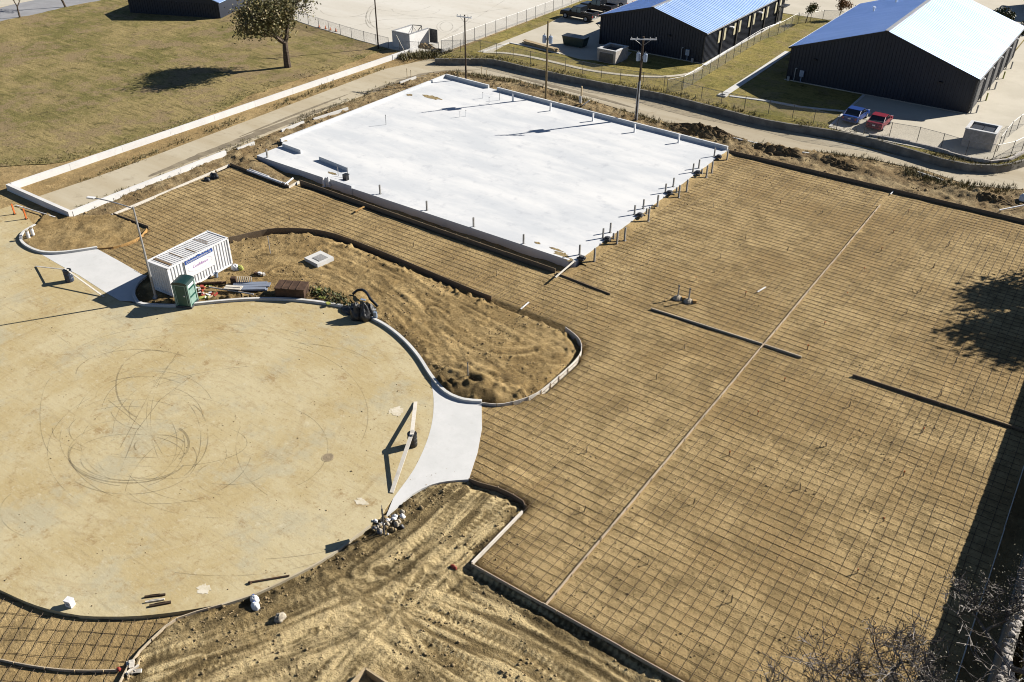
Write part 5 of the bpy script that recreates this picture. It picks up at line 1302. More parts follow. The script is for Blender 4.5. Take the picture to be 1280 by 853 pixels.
# street light
slb = P(195, 373, .12); lt = thing('street_light', 'tall galvanised street light leaning over the white container', 'street light', slb)
mb = MB(); mb.tube((0, 0, 0), (0, 0, 7.9), .10, .06, n=10); mb.build('shaft', M['steel'], lt)
mb = MB(); mb.tube((0, 0, 0), (0, 0, .25), .17, .14, n=10); mb.box((0, 0, .03), (.4, .4, .06)); mb.build('base_plate', M['steel'], lt)
adir = (P(113, 247, 8.2) - P(161, 256.5, 7.9)); adir.z = 0; adir.normalize()
mb = MB(); pv = None
for i in range(7):
    t_ = i / 6; q = adir * (3.1 * t_) + Vector((0, 0, 7.75 + .55 * math.sin(t_ * 1.4)))
    if pv is not None: mb.tube(pv, q, .045, n=6)
    pv = q
mb.build('arm', M['steel'], lt)
az = math.atan2(adir.y, adir.x); mb = MB(); mb.box((0, 0, 0), (.62, .26, .10), az); mb.box((.02, 0, -.06), (.45, .2, .04), az); mb.build('lamp_head', M['whitepaint'], lt, pv + adir * .25)

# ---------------------------------------------------------------- container, toilet, things round them
c0 = P(217, 371.5, .15); c1 = P(291.5, 331, .15); dv = c1 - c0; CL = dv.length; crz = math.atan2(dv.y, dv.x); CWd, CH = 2.44, 2.55
ct = thing('shipping_container', 'white corrugated site container with blue sign banner beside the green toilet', 'container', c0, crz)
def corr(n, L, depth, fr=.5):
    pts = []
    for i in range(n):
        x0 = L * i / n; d = L / n
        pts += [(x0, 0), (x0 + d * .30, 0), (x0 + d * .42, depth), (x0 + d * .88, depth)]
    return pts + [(L, 0)]
def corr_wall(L, H, n, depth, fn):
    pr = corr(n, L, depth); mb = MB(); vs = []; 
    for x_, d_ in pr: vs += [fn(x_, d_, 0), fn(x_, d_, H)]
    mb.add(vs, [(2 * i, 2 * i + 2, 2 * i + 3, 2 * i + 1) for i in range(len(pr) - 1)]); return mb
corr_wall(CL - .2, CH - .3, 21, .055, lambda x_, d_, z_: (x_ + .1, d_ + .03, z_ + .15)).build('side_wall', M['whitepaint'], ct)
corr_wall(CL - .2, CH - .3, 21, .055, lambda x_, d_, z_: (x_ + .1, CWd - d_ - .03, z_ + .15)).build('side_wall', M['whitepaint'], ct)
corr_wall(CWd - .2, CH - .3, 8, .045, lambda x_, d_, z_: (d_ + .03, x_ + .1, z_ + .15)).build('end_wall', M['whitepaint'], ct)
pr = corr(26, CL - .3, -.03); mb = MB(); vs = []
for x_, d_ in pr: vs += [(x_ + .15, .06, CH - .03 + d_), (x_ + .15, CWd - .06, CH - .03 + d_)]
mb.add(vs, [(2 * i, 2 * i + 1, 2 * i + 3, 2 * i + 2)[::-1] for i in range(len(pr) - 1)]); rf = mb.build('roof', M['controof'], ct)
for x_, y0_, y1_ in ((.62, .25, 2.2), (1.95, .5, 2.0), (3.15, .3, 1.5), (4.62, .6, 2.25), (4.86, .8, 1.9)):
    mb = MB(); mb.box((x_, (y0_ + y1_) / 2, CH - .045 if x_ > 1 else CH - .02), (.20 if x_ < 1 else .07, y1_ - y0_, .05)); mb.build('rust_patch', M['rust'], rf)
for nm, lst in (('rail', [((CL / 2, .05, .08), (CL, .1, .16)), ((CL / 2, CWd - .05, .08), (CL, .1, .16)), ((CL / 2, .05, CH - .06), (CL, .1, .12)), ((CL / 2, CWd - .05, CH - .06), (CL, .1, .12)), ((.06, CWd / 2, CH - .06), (.12, CWd, .121)), ((CL - .06, CWd / 2, CH - .06), (.12, CWd, .121)), ((.06, CWd / 2, .08), (.12, CWd, .161))]),
                ('corner_post', [((a_, b_, CH / 2), (.14, .14, CH + .02)) for a_ in (.07, CL - .07) for b_ in (.07, CWd - .07)])):
    for c_, s_ in lst: mb = MB(); mb.box(c_, s_); mb.build(nm, M['whitepaint'], ct)
mb = MB(); mb.box((CL - .06, CWd / 2 - .59, CH / 2), (.06, 1.12, CH - .3)); mb.build('door', M['whitepaint'], ct); mb = MB(); mb.box((CL - .06, CWd / 2 + .59, CH / 2), (.06, 1.12, CH - .3)); dd = mb.build('door', M['whitepaint'], ct)
mb = MB(); [mb.tube((CL + .02, y_, .2), (CL + .02, y_, CH - .2), .02, n=6) for y_ in (.5, .95, 1.5, 1.95)]; mb.build('lock_bars', M['steel'], dd)
sx0, sx1 = 1.62, 4.55
mb = MB(); mb.box(((sx0 + sx1) / 2, -.015, 1.62), (sx1 - sx0, .03, 1.5)); sg = mb.build('sign_panel', M['whitepaint'], ct)
mb = MB(); mb.box(((sx0 + sx1) / 2, -.035, 2.24), (sx1 - sx0 - .06, .02, .30)); bn = mb.build('banner', M['bluebanner'], sg)
def text_mesh(txt, size, mat, parent, loc, name='lettering', shear=0.0, sx=1.0):
    cu = bpy.data.curves.new('lettering', 'FONT'); cu.body = txt; cu.size = size; cu.extrude = .004; cu.align_x = 'CENTER'; cu.align_y = 'CENTER'; cu.shear = shear
    to = bpy.data.objects.new('lettering', cu); COL.objects.link(to); dg = bpy.context.evaluated_depsgraph_get(); dg.update()
    me = bpy.data.meshes.new_from_object(to.evaluated_get(dg)); bpy.data.objects.remove(to); me.materials.clear(); me.materials.append(mat)
    o = link(name, me, parent, loc); o.rotation_euler = (math.pi / 2, 0, 0); o.scale = (sx, 1, 1); return o
text_mesh('Cornerstone Construction, Inc.', .25, M['whitepaint'], bn, ((sx0 + sx1) / 2, -.052, 2.235), sx=.80)
mb = MB(); mb.add([((sx0 + sx1) / 2 - .14, -.045, 2.39), ((sx0 + sx1) / 2 + .14, -.045, 2.39), ((sx0 + sx1) / 2, -.045, 2.50), ((sx0 + sx1) / 2 - .14, -.03, 2.39), ((sx0 + sx1) / 2 + .14, -.03, 2.39), ((sx0 + sx1) / 2, -.03, 2.50)], [(0, 1, 2), (5, 4, 3), (0, 2, 5, 3), (1, 4, 5, 2)]); mb.build('roof_emblem', M['bluebanner'], bn)
text_mesh('Confidence', .34, M['purpleink'], sg, ((sx0 + sx1) / 2, -.036, 1.62), shear=.35)
ov = [Vector(((sx0 + sx1) / 2 + 1.25 * math.cos(a_ / 32 * 6.2832), 1.58 + .40 * math.sin(a_ / 32 * 6.2832), 0)) for a_ in range(32)]
ob = strip_mb(ov, -.018, .018, -.004, .004, closed=True).build('oval_line', M['greyink'], sg, (0, -.034, 0)); ob.rotation_euler = (math.pi / 2, 0, 0)

pt0 = P(220.8, 384.3, .05); pt1 = P(239.8, 386.2, .05); dv = pt1 - pt0; prz = math.atan2(dv.y, dv.x); PW = dv.length; PD = 1.2
to = thing('portable_toilet', 'green portable toilet at the kerb before the white container', 'portable toilet', pt0, prz)
mb = MB(); mb.box((PW / 2, PD / 2, .08), (PW + .06, PD + .06, .16)); mb.build('skid', M['darksteel'], to)
mb = MB(); mb.box((PW / 2, PD / 2, 1.12), (PW - .08, PD - .08, 1.92)); mb.build('cabin', M['green'], to)
for a_ in (.06, PW - .06):
    for b_ in (.06, PD - .06): mb = MB(); mb.box((a_, b_, 1.13), (.13, .13, 1.94)); mb.build('corner_post', M['palegreen'], to)
mb = MB(); vs = []; n = 10
for i in range(n + 1):
    a_ = math.pi * i / n; xx = PW / 2 - (PW / 2 + .04) * math.cos(a_); zz = 2.06 + .24 * math.sin(a_); vs += [(xx, -.05, zz), (xx, PD + .05, zz)]
fs = [(2 * i, 2 * i + 2, 2 * i + 3, 2 * i + 1) for i in range(n)] + [tuple(2 * i for i in range(n, -1, -1)), tuple(2 * i + 1 for i in range(n + 1)), (0, 1, 2 * n + 1, 2 * n)]
mb.add(vs, fs); mb.build('roof', M['darkgreen'], to)
mb = MB(); mb.box((PW / 2, .01, 1.12), (PW * .62, .06, 1.72)); dr = mb.build('door', M['green'], to)
mb = MB(); mb.box((PW / 2 - PW * .33, -.005, 1.15), (.06, .05, 1.75)); mb.box((PW / 2 + PW * .33, -.005, 1.15), (.06, .05, 1.75)); mb.box((PW / 2, -.004, 2.0), (PW * .72, .05, .07)); mb.build('door_frame', M['palegreen'], to)
mb = MB(); mb.box((PW / 2 + PW * .2, -.04, 1.1), (.09, .05, .12)); mb.build('handle', M['whitepaint'], dr)
for z_ in (.55, 1.25): mb = MB(); mb.box((PW - .035, PD / 2, z_), (.03, PD * .66, .52)); mb.build('side_panel', M['palegreen'], to)
mb = MB(); mb.box((PW - .03, PD / 2, 1.82), (.03, PD * .7, .22)); mb.build('vent', M['whitepaint'], to)

def plain(name, mat, label, cat, loc, parts, rz=0.0, group=None):
    """thing of several boxes/tubes: parts = [(part name, material, fn(mb))]"""
    o = thing(name, label, cat, loc, rz, group)
    for pn, pm_, fn in parts:
        mb = MB(); fn(mb); mb.build(pn, M[pm_], o)
    return o
def scrapheap(label, loc, n, mats, R, seed):
    r = random.Random(seed); o = thing('scrap_heap', label, 'debris heap', loc)
    for i in range(n):
        mb = MB(); a_ = r.uniform(0, 6.28); d_ = R * math.sqrt(r.random())
        q = (Matrix.Rotation(r.uniform(0, 6.28), 3, 'Z') @ Matrix.Rotation(r.uniform(-.5, .5), 3, 'X'))
        mb.box((d_ * math.cos(a_), d_ * math.sin(a_) * .6, .06 + .22 * (1 - d_ / R) * r.random()), (r.uniform(.15, .6), r.uniform(.08, .25), r.uniform(.04, .16)), m=q)
        mb.build('scrap_piece', M[r.choice(mats)], o)
    return o
scrapheap('red and white scrap heap right of the green toilet', P(253, 364, .12), 34, ['red', 'whitepaint', 'stakewood', 'rustplate', 'whitepaint', 'yellow'], 1.5, 3)
tag((lambda mb: (mb.tube((0, 0, .12), (1.7, 1.5, .14), .11, n=7), mb.tube((.25, .0, .3), (1.6, 1.2, .3), .07, n=7), mb.build('red_pipes', M['rustplate'], None, P(247, 357, .12)))[2])(MB()), 'rust red pipes leaning at the foot of the white container', 'pipes')
o = thing('plank_pile', 'blue grey planks stacked on the earth island near the kerb', 'plank pile', P(293, 362, .12), math.atan2(*(lambda d: (d.y, d.x))(P(322, 361.5) - P(293, 362))))
for i in range(6): mb = MB(); mb.box((1.3 + random.uniform(-.2, .2), (i % 3) * .42 - .2, .08 + .09 * (i // 3)), (2.7, .38, .07), random.uniform(-.04, .04)); mb.build('plank', M['plankblue'], o)
qd = P(316, 369.5, .2) - P(262, 362.5, .2)
tag((lambda mb: (mb.tube((0, 0, .25), qd + Vector((0, 0, .12)), .06, n=6), mb.tube(qd + Vector((0, 0, .12)), qd * 1.02 + Vector((0, 0, .12)), .08, n=6), mb.build('metal_pole', M['steel'], None, P(262, 362.5, .12)))[2])(MB()), 'long grey metal pole lying along the kerb of the earth island', 'pole')
tag((lambda mb: (mb.box((.9, .2, .4), (1.4, .6, .05), .5), mb.box((.9, .2, .45), (1.2, .1, .05), .5), mb.build('plywood_sheet', M['paleboard'], None, P(281, 362, .1)))[2])(MB()), 'pale plywood sheet propped beside the blue grey planks', 'plywood')
o = thing('batten_stack', 'row of thin pale battens standing beside the blue grey planks', 'batten stack', P(298, 355, .12), .6)
for i in range(8): mb = MB(); mb.box((i * .16, 0, .32), (.05, .05, .75)); mb.build('batten', M['paleboard'], o)
mb = MB(); mb.box((-.35, 0, .3), (.4, .35, .6)); mb.build('crate', M['rustplate'], o)
plain('bucket', None, 'pale blue bucket at the foot of the container', 'bucket', P(270.5, 346.5, .12), [('tub', 'bluebox', lambda m_: m_.lathe([(.15, 0), (.19, .38), (.17, .38), (.13, .03)], 12)), ('handle', 'steel', lambda m_: m_.tube((-.19, 0, .38), (.19, 0, .46), .012, n=4))])
def lumpy(name, mat, label, cat, loc, rx, ry, h, seed, amp=.3, res=(18, 8), parent=None, sc=2.2):
    mb = MB(); n, k = res; V = []
    for j in range(k + 1):
        t_ = j / k * math.pi * .55
        for i in range(n):
            a_ = 2 * math.pi * i / n; q = Vector((math.sin(t_) * math.cos(a_), math.sin(t_) * math.sin(a_), math.cos(t_)))
            w = 1 + amp * mnoise.noise(q * sc + Vector((seed * 7.1, 0, 0))) + amp * .6 * mnoise.noise(q * sc * 2.7 + Vector((0, seed * 3.3, 0)))
            V.append((q.x * rx * w, q.y * ry * w, max(-.05, q.z * h * w)))
    fs = [(j * n + i, (j + 1) * n + i, (j + 1) * n + (i + 1) % n, j * n + (i + 1) % n) for j in range(k) for i in range(n)]
    mb.add(V, fs); o = mb.build(name, M[mat], parent, loc, 0, True)
    if label: tag(o, label, cat)
    return o
o = thing('rubbish_bag', 'white and lime bag slumped at the right end of the container', 'bag', P(294, 336, .12)); lumpy('bag', 'whitepaint', None, None, (0, 0, 0), .38, .3, .42, 2, parent=o); lumpy('bag_top', 'yellow', None, None, (.36, .22, 0), .3, .24, .3, 5, parent=o)
o = thing('skip_box', 'rusty brown steel box standing on the earth island', 'steel box', P(345, 371.5, .1), math.atan2(*(lambda d: (d.y, d.x))(P(381, 374) - P(345, 371.5)))); LB = (P(381, 374) - P(345, 371.5)).length
mb = MB(); mb.box((LB / 2, .6, .4), (LB, 1.3, .8)); mb.build('body', M['rustplate'], o)
mb = MB(); mb.box((LB / 2, .6, .83), (LB + .08, 1.38, .06)); lid = mb.build('lid', M['rustplate'], o); mb = MB(); [mb.box((LB * k / 4, .6, .88), (.07, 1.3, .05)) for k in (1, 2, 3)]; mb.build('lid_ribs', M['rustplate'], lid)
mb = MB(); mb.tube((LB + .15, -.1, 0), (LB + .5, 1.2, .9), .03, n=5); mb.build('bar', M['rust'], o)
plain('white_blocks', None, 'three small white blocks lying on dark soil of the earth island', 'blocks', P(325, 343, .2), [('block', 'whitepaint', lambda m_: m_.box((0, 0, .08), (.3, .2, .2), .3)), ('block', 'paleboard', lambda m_: m_.box((.35, .1, .08), (.26, .2, .18), -.3)), ('block', 'rustplate', lambda m_: m_.box((-.3, -.1, .05), (.4, .25, .12), .1))])
# concrete inlet box in the island
ip = PL([(388.5, 317.5), (411, 318.5), (409.5, 331.5), (387, 330.5)], .25); cc = sum(ip, Vector()) / 4
o = thing('inlet_box', 'pale square concrete inlet with grey grate in the earth island', 'inlet', cc, -.1)
mb = MB(); mb.box((0, 0, -.05), (1.75, 1.75, .5)); mb.build('concrete_rim', M['kerb'], o); mb = MB(); mb.box((.15, .0, .21), (.95, .95, .04)); g_ = mb.build('grate', M['postgrey'], o)
for k in range(6): mb = MB(); mb.box((.15 - .38 + k * .155, 0, .24), (.05, .85, .03)); mb.build('grate_bar', M['steel'], g_)
# black heap at the kerb
o = thing('black_heap', 'heap of black plastic sheeting and sacks on the island kerb', 'rubbish heap', P(452, 397, .1))
for k, (px, py, rx, ry, h_) in enumerate(((446, 397, .5, .45, 1.15), (456, 398.5, .55, .45, 1.2), (463, 391, .5, .45, .7), (447, 388, .75, .6, .45), (437, 388, .7, .5, .3))): lumpy('black_sack', 'black', None, None, P(px, py, .1) - P(452, 397, .1), rx, ry, h_, 11 + k, .35, parent=o)
hs = MB(); hp = [P(441, 368, .2), P(446, 363.5, .45), P(453, 362.5, .6), P(459, 367, .6), P(463, 374, .5), P(468, 379, .35), P(472, 383, .2)]
hp = smooth_path(hp, .25)
for a_, b_ in zip(hp[:-1], hp[1:]): hs.tube(a_ - P(452, 397, .1), b_ - P(452, 397, .1), .11, n=7)
hs.build('black_hose', M['black'], o)
mb = MB(); mb.box((1.0, .5, .35), (.25, .18, .5), .4); mb.box((.0, .35, 1.42), (.4, .2, .06), .3); mb.build('white_scrap', M['bluebox'], o)
def leafy(name, label, cat, loc, n, rx, ry, h, mat, size, seed, group=None):
    """low leafy clump with stems"""
    r = random.Random(seed); o = thing(name, label, cat, loc, 0, group); mb = MB(); st = MB()
    for i in range(n):
        a_ = r.uniform(0, 6.28); d_ = math.sqrt(r.random()); p = Vector((rx * d_ * math.cos(a_), ry * d_ * math.sin(a_), h * r.random() * (1.1 - d_ * .6)))
        q = Matrix.Rotation(r.uniform(0, 6.28), 3, 'Z') @ Matrix.Rotation(r.uniform(.2, 1.4), 3, 'X'); s_ = size * r.uniform(.6, 1.4)
        mb.add([p + q @ Vector(v) * s_ for v in ((-.4, -.5, 0), (.4, -.5, 0), (.15, .6, .1), (-.15, .6, .1))], [(0, 1, 2, 3)])
        if i % 12 == 0: st.tube((p.x * .4, p.y * .4, 0), p, .02, .008, n=4)
    stuff(mb.build('leaves', M[mat], o)); st.build('stems', M['bark'], o); return o
leafy('weed_clump', 'yellow green weeds between the rusty box and black heap', 'weeds', P(413, 372, .1), 420, 2.5, .75, .55, 'darkleaf', .16, 3)
plain('lime_crate', None, 'lime yellow plastic pieces among the weeds by the kerb', 'plastic scraps', P(403, 374, .15), [('scrap', 'yellow', lambda m_: m_.box((0, 0, .15), (.5, .22, .1), .3)), ('scrap', 'yellow', lambda m_: m_.box((1.0, -.35, .15), (.35, .3, .1), -.4)), ('scrap', 'yellow', lambda m_: m_.box((-1.0, .6, .2), (.3, .3, .2), .8))])

# plank barricades: two planks sagging from the top of a drum to the ground
def barricade(label, base, h, r, ends, w, dmat, drumlabel, z=.04):
    o = thing('barrel', drumlabel, 'barrel', base)
    mb = MB(); mb.lathe([(r * .93, 0), (r, .06), (r, h * .33), (r * 1.05, h * .35), (r, h * .37), (r, h * .66), (r * 1.05, h * .68), (r, h * .70), (r, h - .04), (r * .93, h)], 16); mb.build('drum', M[dmat], o, smooth=False)
    mb = MB(); mb.lathe([(r * 1.03, h - .03), (r * 1.03, h + .015), (r * .9, h + .015)], 16); mb.build('rim', M['black'], o)
    pk = thing('bent_planks', label, 'planks', base)
    for e in ends:
        a_ = Vector((0, 0, h + .05)); b_ = e - base; b_.z = .03; d = b_ - a_; L = d.length; az = math.atan2(d.y, d.x); el = math.asin(d.z / L)
        q = Matrix.Rotation(az, 3, 'Z') @ Matrix.Rotation(-el, 3, 'Y'); a2 = a_ - d.normalized() * .22
        mb = MB(); mb.box((a2 + b_) / 2, ((b_ - a2).length, w, .045), m=q); mb.build('plank', M['paleboard'], pk)
barricade('bowed pale planks over the dark barrel near the upper left apron', P(87.5, 351.5, .04), 1.02, .33, [P(45, 333.5, .04), P(130, 371.5, .04)], .13, 'drum', 'dark blue barrel under planks by the upper left apron')
barricade('bowed dusty planks over the black barrel beside the lower right apron', P(516, 557, .04), .95, .30, [P(519.5, 503, .04), P(489.5, 616.5, .04)], .24, 'black', 'black barrel under planks beside the lower right apron')
# small things on and round the circle
for px, py, lab in ((18.5, 268, 'left one of two orange posts at the alley end wall'), (33, 274, 'right one of two orange posts at the alley end wall')):
    plain('orange_post', None, lab, 'post', P(px, py, .03), [('post', 'orange', lambda m_: (m_.box((0, 0, .5), (.12, .12, 1.05)), m_.box((0, 0, 1.03), (.09, .09, .05)))), ('foot', 'rustplate', lambda m_: m_.box((0, 0, .03), (.3, .2, .06)))])
for px, py, lab in ((36, 297.5, 'front one of two white pipe stubs inside the left kerb nose'), (41.5, 294, 'rear one of two white pipe stubs inside the left kerb nose')):
    plain('white_pipe_stub', None, lab, 'pipe', P(px, py, .15), [('pipe', 'whitepaint', lambda m_: m_.tube((0, 0, 0), (0, 0, .72), .14, n=12)), ('rim', 'rock', lambda m_: m_.lathe([(.155, .66), (.155, .73), (.11, .73)], 12))])
plain('cooler_box', None, 'small white cooler box on the circle near its bottom rim', 'cooler', P(88.5, 757, .04), [('box', 'whitepaint', lambda m_: m_.box((0, 0, .2), (.36, .3, .4))), ('lid', 'whitepaint', lambda m_: m_.box((0, 0, .43), (.39, .33, .06))), ('label', 'bluebox', lambda m_: m_.box((0, -.155, .22), (.16, .02, .14)))], .3)
for k, ((a_, b_), w, mat_) in enumerate(((((181, 747), (207, 744)), .09, 'polewood'), (((182, 753.5), (206, 750)), .07, 'paleboard'), (((187, 758.5), (214, 753.5)), .13, 'polewood'))):
    q0, q1 = P(*a_, .04), P(*b_, .04); d = q1 - q0; mb = MB(); mb.box((d.length / 2, 0, .05), (d.length, w, .09)); mb.box((d.length / 2, w * .3, .11), (d.length * .5, w * .3, .03))
    tag(mb.build('timber_offcut', M[mat_], None, q0, math.atan2(d.y, d.x)), ('uppermost dark stick of three timber offcuts near the circle bottom', 'middle pale stick of three timber offcuts near the circle bottom', 'lowest thick dark stick of three timber offcuts near the circle bottom')[k], 'timber', 'timber offcuts on the circle')
q0, q1 = P(312, 729, .04), P(362, 720.5, .04); mb = MB(); mb.tube((0, 0, .06), q1 - q0 + Vector((0, 0, .06)), .045, n=7); mb.tube((-.03, 0, .06), (.12, 0, .06), .08, n=7); tag(mb.build('rusty_pipe', M['rustplate'], None, q0), 'rusty pipe lying on the circle along its lower rim', 'pipe')
for px, py, lab in ((318.5, 750, 'upper one of two white and blue sacks beside the lower rim'), (319.5, 758.5, 'lower one of two white and blue sacks beside the lower rim')):
    o = thing('cement_sack', lab, 'sack', P(px, py, .0)); lumpy('sack', 'whitepaint', None, None, (0, 0, 0), .26, .2, .26, px, .2, parent=o); lumpy('label_patch', 'bluebanner', None, None, (-.2, .08, .02), .12, .1, .16, 3, .1, (10, 5), parent=o)
lumpy('boulder', 'rock', 'pale rock lying on the tracked earth below the circle', 'rock', P(350.5, 774, -.08), .26, .32, .34, 4, .4)
o = thing('rubble_heap', 'white and dark rubble heap around the lone sign post at the rim', 'rubble', P(487, 657, 0))
r = random.Random(12)
for i in range(46):
    s_ = r.uniform(.06, .2); px, py = 487 + r.gauss(0, 11), 655 + r.gauss(0, 7); py += (487 - px) * .45
    lumpy('rubble_piece', r.choice(['rock', 'rock', 'whitepaint', 'darksteel', 'clod', 'clod', 'clod']), None, None, P(px, py, .02) - P(487, 657, 0), s_, s_ * .8, s_, i, .4, (7, 4), parent=o)
o = thing('sign_post', 'dark sign post seen edge-on beside the rubble heap', 'sign', P(480.5, 668, 0)); mb = MB(); mb.box((0, 0, .9), (.07, .07, 2.1)); mb.build('post', M['darksteel'], o)
ea = math.atan2(P(480.5, 668).y, P(480.5, 668).x); mb = MB(); mb.box((0, 0, 1.55), (.62, .03, .75), ea); mb.build('sign_panel', M['darksteel'], o)
scrapheap('red tape and pale wood scraps at the end of the curved form', P(168, 836, -.1), 12, ['paleboard', 'paleboard', 'red', 'stakewood'], .6, 9)
lumpy('red_bag', 'red', 'bright red bag on the thin form at the bottom left', 'bag', P(148.5, 837, -.1), .12, .10, .14, 6, .2)
lumpy('red_marker', 'red', 'small red marker flag lying by the pale form corner', 'marker', P(567, 709, -.05), .22, .1, .12, 8, .3)
lumpy('black_tarp', 'black', 'black plastic lump on the mat near the cream form board', 'tarp', P(268, 222, .05), .5, .35, .45, 5, .4); lumpy('black_tarp', 'black', 'smaller black plastic scrap left of the lump on the mat', 'tarp', P(259, 225, .05), .4, .22, .25, 7, .4)
o = thing('pipe_bundle', 'loose pale pipes lying behind the dark form by the slab corner', 'pipes', P(310, 213, .1))
for a_, b_ in (((309, 213), (352, 229)), ((312, 212), (336, 221)), ((318, 216), (360, 231)), ((356, 231), (366, 223))):
    mb = MB(); mb.tube(P(*a_, .25) - P(310, 213, .1), P(*b_, .25) - P(310, 213, .1), .09, n=7); mb.build('pipe', M['whitepaint'], o)
plain('black_bin', None, 'black bin standing on the slab behind the raised lip', 'bin', P(432.5, 225, ZS), [('bin', 'black', lambda m_: m_.box((0, 0, .3), (.5, .4, .6))), ('lid', 'black', lambda m_: m_.box((.1, 0, .62), (.5, .44, .06)))])
for px, py, lab, hw in ((455, 260, 'stubby orange board straddling the trench form', .9),):
    q0, q1 = P(444, 265, .2), P(455, 258, .3); d = q1 - q0; mb = MB(); mb.box((d.length / 2, 0, .05), (d.length, .18, .06)); mb.box((d.length / 2, 0, .1), (.2, .2, .04)); tag(mb.build('board_offcut', M['orangeboard'], None, q0, math.atan2(d.y, d.x)), lab, 'board')
for (a_, b_), lab in ((((947, 365.5), (957, 359.5)), 'short white stick lying in the middle of the rebar field'), (((651, 387), (661, 378.5)), 'white stick leaning over the curved form at the island tip'), (((1113, 243.5), (1117, 239)), 'short white stick on the far form board'), (((20, 257), (69, 272)), 'thin pale board lying in the shadow of the end wall')):
    q0, q1 = P(*a_, .08), P(*b_, .08); d = q1 - q0; mb = MB(); mb.box((d.length / 2, 0, .04), (d.length, .10, .05)); mb.box((d.length / 2, 0, .075), (d.length * .6, .05, .03)); tag(mb.build('white_stick', M['whitepaint'], None, q0, math.atan2(d.y, d.x)), lab, 'stick')
o = thing('old_tyre', 'dark tractor tyre lying in weeds at the gravel lot end', 'tyre', P(547, 66.5, .15)); mb = MB()
for i in range(20):
    a_, b_ = 6.2832 * i / 20, 6.2832 * (i + 1) / 20; mb.tube((.75 * math.cos(a_), .75 * math.sin(a_), .22), (.75 * math.cos(b_), .75 * math.sin(b_), .22), .24, n=7, cap=False)
mb.build('tyre', M['tyre'], o)
heap('dirt_pile', P(532, 59.5, .08), 2.2, .9, .5, M['clod'], 'small brown heap in the gravel lot beside the panel enclosure', 5.5)
lumpy('rubbish_bag', 'whitepaint', 'white bag at the right edge of the photo below the alley', 'bag', P(1279, 250, .3), .45, .4, .6, 9, .25)
plain('drain_cover', None, 'pale concrete drain head at the lower end of the flume', 'drain', P(903.5, 120, ZL), [('rim', 'kerb', lambda m_: m_.box((0, 0, .08), (1.1, .9, .22))), ('opening', 'black', lambda m_: m_.box((0, -.1, .2), (.6, .4, .03)))])
for px, py in ((399, 34.5), (407, 36.5), (413, 38), (420, 39.5)):
    plain('traffic_cone', None, {399: 'leftmost', 407: 'second', 413: 'third', 420: 'rightmost'}[px] + ' orange cone of four along the gravel lot fence', 'cone', P(px, py, .08), [('cone', 'orange', lambda m_: m_.lathe([(.14, .03), (.03, .55)], 10)), ('base', 'black', lambda m_: m_.box((0, 0, .02), (.4, .4, .04)))], 0, 'orange cones by the lot fence')

